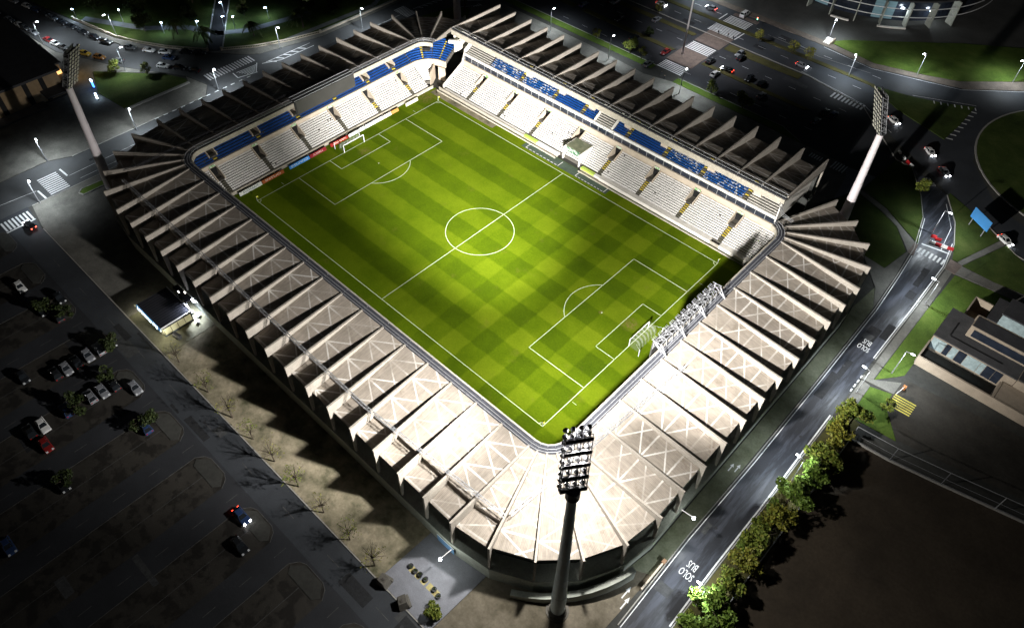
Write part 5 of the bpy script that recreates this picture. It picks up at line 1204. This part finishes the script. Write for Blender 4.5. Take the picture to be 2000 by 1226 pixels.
lamp_light('gate_lamp_light', 'SPOT', (-27.4,-67.6,4.4), 9000, (.8,.86,1), (-27.4,-70.2,0), 130, .9, .3, gd)
for i, (x, y, t_) in enumerate(((-28.6,-68.4,'nearest the canopy'),(-26.6,-67.7,'below the gate lamp'),(-25.2,-68.9,'outermost one'))):
    b = thing('terrace_table', 'small white terrace table on the bright ground by the gate, '+t_, 'table', (x,y,.12), i, 'terrace tables')
    m = MB(); m.lathe([(.45,.70),(.47,.73),(.45,.75)],14); m.build('table_top', MAT['whitewall'], b); m = MB(); m.tube((0,0,0),(0,0,.7),.05,n=6); m.tube((0,0,0),(0,0,.05),.28,n=10); m.build('table_base', MAT['steeld'], b)
b = thing('wheelie_bin', 'dark bin standing in front of the lit bar windows', 'bin', (-24.4,-74.6,.12), R(12)); m = MB(); m.hexa([(-.9,-.45,.15),(.9,-.45,.15),(.9,.45,.15),(-.9,.45,.15),(-1.0,-.55,1.15),(1.0,-.55,1.15),(1.0,.55,1.15),(-1.0,.55,1.15)]); m.build('bin_body', MAT['black'], b)
m = MB(); m.hexa([(-1.02,-.57,1.16),(1.02,-.57,1.16),(1.02,.57,1.16),(-1.02,.57,1.16),(-1.0,-.2,1.36),(1.0,-.2,1.36),(1.0,.5,1.36),(-1.0,.5,1.36)]); m.build('bin_lid', MAT['steeld'], b)
for i in range(4):
    m = MB(); m.tube(((-.8 if i%2 else .8),(-.35 if i<2 else .35)-.05,.1),((-.8 if i%2 else .8),(-.35 if i<2 else .35)+.05,.1),.1,n=8); m.build('wheel', MAT['tyre'], b)

# ------------------------------------------------------------------ buildings
MAT['tan'] = M('tan_render', (.36,.30,.235), .85, .12, .6, fine=5); MAT['roofd'] = M('dark_roof', (.045,.045,.05), .9, .2, .4, fine=3); MAT['pale_glass'] = M('pale_glazing', (.30,.38,.40), .2, .25, 1.2, spec=.5)
MAT['slate'] = M('grey_roof', (.085,.085,.09), .85, .2, .4, fine=4)
hb = thing('low_building', 'low modern tan building with dark flat roofs and a sunken courtyard at the right', 'building', (103,38,0))
m = MB(); m.box(0,40,-.2,.25,0,2.8); m.box(-.2,.2,.26,6.2,0,2.8); m.box(16.2,16.7,.26,5.6,0,2.8); m.build('courtyard_wall', MAT['tan'], hb)
m = MB(); m.box(0,18.5,6.3,17.5,0,4.6); m.box(16.75,40,.27,6.0,0,2.7); m.box(18.6,40,6.1,17.5,0,4.9); m.box(7,40,17.6,26,0,6.4); m.build('wall', MAT['tan'], hb)
m = MB(); m.box(-.1,18.55,6.2,17.5,4.61,4.9); r1 = m.build('roof', MAT['slate'], hb)
m = MB(); m.box(2.6,2.9,8.5,13.6,4.91,5.0); m.box(2.91,14.5,8.2,8.5,4.91,5.0); m.build('roof_gutter', MAT['dark'], r1)
m = MB(); m.box(18.7,40.2,6.2,17.6,4.91,5.3); m.build('roof', MAT['roofd'], hb); m = MB(); m.box(6.8,40.2,17.55,26.2,6.41,6.8); m.build('roof', MAT['roofd'], hb)
m = MB(); m.hexa([(5.2,11.0,4.91),(19.4,11.0,4.91),(19.4,17.0,4.91),(5.2,17.0,4.91),(5.2,13.0,6.6),(19.4,13.0,6.6),(19.4,17.0,6.6),(5.2,17.0,6.6)]); m.hexa([(5.1,17.05,4.91),(40,17.05,4.91),(40,17.5,4.91),(5.1,17.5,4.91),(5.1,17.05,6.62),(40,17.05,6.62),(40,17.5,6.62),(5.1,17.5,6.62)]); mo_ = m.build('roof_monitor', MAT['tan'], hb)
m = MB(); m.hexa([(6.2,11.25,5.16),(18.4,11.25,5.16),(18.4,12.5,6.22),(6.2,12.5,6.22),(6.2,11.2,5.2),(18.4,11.2,5.2),(18.4,12.45,6.26),(6.2,12.45,6.26)]); m.build('glazing', MAT['glassd'], mo_)
m = MB(); m.box(5.4,24,13.1,16.9,6.61,6.7); m.build('roof', MAT['roofd'], hb)
for i, (x0, x1, q) in enumerate(((.3,3.3,'pale_glass'),(3.4,4.5,'glassd'),(4.6,6.0,'pale_glass'),(6.1,7.9,'glassd'),(8.0,11.0,'pale_glass'),(11.1,12.2,'pale_glass'),(12.3,14.2,'glassd'),(14.3,15.9,'glassd'))):
    m = MB(); m.box(x0,x1,6.18,6.28,.9,4.3); m.build('window', MAT[q], hb)
m = MB(); m.hexa([(9.2,17.2,6.85),(40,17.2,6.85),(40,19.6,6.85),(9.2,19.6,6.85),(9.2,18.9,8.4),(40,18.9,8.4),(40,19.6,8.4),(9.2,19.6,8.4)]); sk = m.build('clerestory', MAT['pale_glass'], hb)
m = MB(); m.box(9.0,40.2,19.0,25.5,8.42,8.75); m.build('roof', MAT['roofd'], hb); m = MB(); m.box(9.2,40,19.65,25.4,6.81,8.4); m.build('wall', MAT['tan'], hb)
m = MB(); m.box(2.5,2.8,18,26,0,4.2); m.box(2.81,6.7,25.7,26,0,4.2); m.box(2.81,6.7,18,18.25,0,4.2); m.box(2.81,6.7,18.3,25.6,0,.2); m.build('garden_wall', MAT['tan'], hb)
lb = thing('pavilion_building', 'dark roofed building with tan panelled walls beyond the left floodlight tower', 'building', (-140,-56,0))
m = MB(); m.box(-48,0,-26,10,0,8.0); m.box(-46,-8,10.1,13.4,0,6); m.build('wall', M('ochre_panels', (.24,.17,.10), .85, .2, .4), lb)
m = MB(); m.box(-49,.9,-27,11,8.01,8.7); m.build('roof', MAT['roofd'], lb); m = MB(); m.box(-47,-7,11.05,14,6.01,6.5); m.build('roof', MAT['roofd'], lb)
for y in (-22,-14,-9,-1,4): m = MB(); m.box(.02,.12,y,y+1.5,.1,7.9); m.build('wall_pilaster', MAT['dark'], lb)
m = MB(); m.box(.05,5.4,3.0,10.2,3.3,3.8); m.build('entrance_canopy', MAT['roofd'], lb)
m = MB(); m.box(.3,4.5,-27,2.6,.11,.7); m.build('terrace_step', MAT['slate'], lb)
m = MB(); m.box(-7.95,-7.4,10.9,13.2,2.6,3.8); m.build('lit_window', EM('amber_window', (1,.5,.1), 1.6), lb)
lamp_light('porch_light', 'SPOT', (-146.5,-40,5.2), 700, (1,.6,.2), (-146,-37,0), 140, 1, .3, lb)
# round arena hall
ah = thing('arena_hall', 'round dark arena hall with thin white rails at the top right edge', 'building', (5,224,0))
def ring(m, r0, r1, z0, z1, a0, a1, n=60, mi=0):
    for i in range(n):
        t0 = R(a0+(a1-a0)*i/n); t1 = R(a0+(a1-a0)*(i+1)/n); q = [(math.cos(t)*r, math.sin(t)*r) for r in (r0, r1) for t in (t0, t1)]
        m.hexa([(*q[0],z0),(*q[1],z0),(*q[3],z0),(*q[2],z0),(*q[0],z1),(*q[1],z1),(*q[3],z1),(*q[2],z1)], mi)
m = MB(); ring(m, 41, 42, 0, 9, -170, 20); m.build('glass_wall', MAT['glassd'], ah)
m = MB(); ring(m, 30, 46.5, 9.01, 9.6, -175, 25); m.build('roof', MAT['roofd'], ah)
for r_, z_ in ((46.8,3.6),(46.8,6.6)):
    m = MB()
    for i in range(70):
        t0 = R(-150+150*i/70); t1 = R(-150+150*(i+1)/70); m.tube((math.cos(t0)*r_, math.sin(t0)*r_, z_), (math.cos(t1)*r_, math.sin(t1)*r_, z_), .16, n=4)
    m.build('sunshade_rail', MAT['steelw'], ah)
for a in range(-128, -20, 11):
    t0 = R(a); d = Vector((math.cos(t0), math.sin(t0), 0)); m = MB(); m.plate([d*44.5+Vector((0,0,0)), d*47.8, d*47.8+Vector((0,0,8.9)), d*44.5+Vector((0,0,8.9))], Vector((-d.y, d.x, 0))*.35); m.build('fin', MAT['facade'], ah)
for a0, a1 in ((-95,-88),(-66,-56)):
    m = MB(); ring(m, 42.1, 42.4, .5, 7, a0, a1, 6); m.build('lit_window', EM('arena_window_%d' % abs(a0), (.3,.55,.62), .16, (.1,.15,.18)), ah)
for a0, a1 in ((-83,-75),(-63,-51)):
    m = MB(); ring(m, 47.9, 48.8, .02, .45, a0, a1, 8); m.build('step', MAT['whitewall'], ah)
for a, z_ in ((-53,5),(-38,4)):
    m = MB(); m.box(math.cos(R(a))*43.2-.5, math.cos(R(a))*43.2+.5, math.sin(R(a))*43.2-.4, math.sin(R(a))*43.2+.4, z_, z_+.4); m.build('entrance_light', MAT['headlit'], ah)
    lamp_light('entrance_glow', 'POINT', (5+math.cos(R(a))*44.4, 224+math.sin(R(a))*44.4, z_-.4), 250, (.85,.95,1), None, None, 1, .2, ah)
t = thing('stone_steps', 'pale stone steps at the left end of the arena lawn', 'steps', (19.6,155.6,.12))
for i in range(4): pass
m = MB(); m.box(-1.2,1.2,0,1.0,0,.3); m.box(-1.2,1.2,1.01,2.0,0,.6); m.box(-1.2,1.2,2.01,3.4,0,.9); m.build('step', MAT['whitewall'], t); m = MB(); m.box(1.22,1.6,-.2,3.6,0,1.3); m.build('side_wall', MAT['beige'], t)

# ------------------------------------------------------------------ people on the crossing
MAT['cloth'] = M('dark_clothes', (.03,.032,.04), .9); MAT['skin'] = M('skin', (.45,.28,.2), .6); MAT['hair'] = M('dark_hair', (.03,.02,.015), .7)
def person(x, y, rz, label, stride=.25):
    t = thing('person', label, 'person', (x,y,.04), rz, 'people on the avenue crossing')
    V = [(0,0,.95),(0,0,1.2),(.02,0,1.42),(.03,0,1.52),(.03,0,1.62),(.05,0,1.74), (0,.1,.9),(stride*.5,.1,.5),(stride*.7,.1,.08),(stride*.7+.16,.1,.04), (0,-.1,.9),(-stride*.3,-.1,.5),(-stride,-.1,.1),(-stride+.15,-.1,.04),
         (.02,.2,1.4),(-.03,.26,1.12),(.06,.27,.88), (.02,-.2,1.4),(.06,-.26,1.12),(.18,-.26,.9)]
    Eg = [(0,1),(1,2),(2,3),(3,4),(4,5),(0,6),(6,7),(7,8),(8,9),(0,10),(10,11),(11,12),(12,13),(2,14),(14,15),(15,16),(2,17),(17,18),(18,19)]
    Rd = [.15,.15,.15,.06,.10,.08,.10,.07,.05,.04,.10,.07,.05,.04,.07,.05,.035,.07,.05,.035]
    me = bpy.data.meshes.new('body'); me.from_pydata(V, Eg, []); o = bpy.data.objects.new('body', me); col.objects.link(o)
    s = o.modifiers.new('skin', 'SKIN')
    for i, r_ in enumerate(Rd): me.skin_vertices[0].data[i].radius = (r_, r_)
    me.skin_vertices[0].data[0].use_root = True
    o.modifiers.new('sub', 'SUBSURF').levels = 1
    me2 = bpy.data.meshes.new_from_object(o.evaluated_get(bpy.context.evaluated_depsgraph_get())); bpy.data.objects.remove(o)
    me2.materials.clear(); me2.materials.append(MAT['cloth']); me2.materials.append(MAT['skin'])
    for p in me2.polygons: p.material_index = 1 if p.center.z > 1.5 or (abs(p.center.y) > .2 and p.center.z < .93) else 0
    me2.name = 'body'; b = bpy.data.objects.new('body', me2); col.objects.link(b); b.parent = t
    m = MB(); m.lathe([(.075,1.68),(.105,1.73),(.10,1.80),(.05,1.85)], 10, 0, (.03,0)); m.build('hair', MAT['hair'], t)
for px, py, a, t_ in ((1402,68,80,'walking on the middle of the avenue crossing'),(1421,74,100,'right on the avenue crossing, left of a second one'),(1431,79,85,'at the right end of the avenue crossing'),(1291,148,60,'left one standing beside the parking aisle crossing'),(1297,156,-60,'right one standing beside the parking aisle crossing')):
    x, y = at(px, py, 0); person(x, y, R(a), 'person in dark clothes '+t_)

# ------------------------------------------------------------------ repairs and drains in the asphalt
MAT['patchd'] = M('asphalt_repair_dark', (.022,.023,.026), .85, .3, 1.5, fine=6); MAT['patchl'] = M('asphalt_repair_pale', (.058,.06,.063), .85, .3, 1.2, fine=6)
rnd = random.Random(91)
for (x0, x1, y0, y1, n, z) in ((90.2,95.6,-50,70,11,.0275),(-40,85,-85.6,-80,12,.0235),(-106,-96,-60,40,9,.0195),(-60,20,133,150,9,.0185),(-45,60,-125,-88,9,.0175),(-60,30,102,126,10,.0165)):
    m = MB(); m2 = MB()
    for i in range(n):
        x = rnd.uniform(x0, x1); y = rnd.uniform(y0, y1); a = rnd.uniform(.4,1.6); b = rnd.uniform(.8,4.5)
        if x1-x0 > y1-y0: a, b = b, a
        a = min(a, x1-x, x-x0)+.05; b = min(b, y1-y, y-y0)+.05
        q = m if i % 3 else m2
        q.face([(x+dx*a+rnd.uniform(-.12,.12), y+dy*b+rnd.uniform(-.12,.12), z+i*.00008) for dx, dy in ((-1,-1),(1,-1),(1,1),(-1,1))])
    for q, mt in ((m, 'patchd'), (m2, 'patchl')):
        o = q.build('road_repair', MAT[mt]); o['kind'] = 'structure'
for x, y in ((92,-28),(93.8,2),(91.6,26),(93,60),(0,-82.8),(30,-83.4),(62,-82),(-101,-40),(-99,10),(-103,-90),(-20,104.6),(12,121.5),(-30,147)):
    m = MB(); m.lathe([(.36,.0),(.36,.034)], 14, 0, (x, y)); o = m.build('manhole_cover', MAT['steeld']); o['kind'] = 'structure'
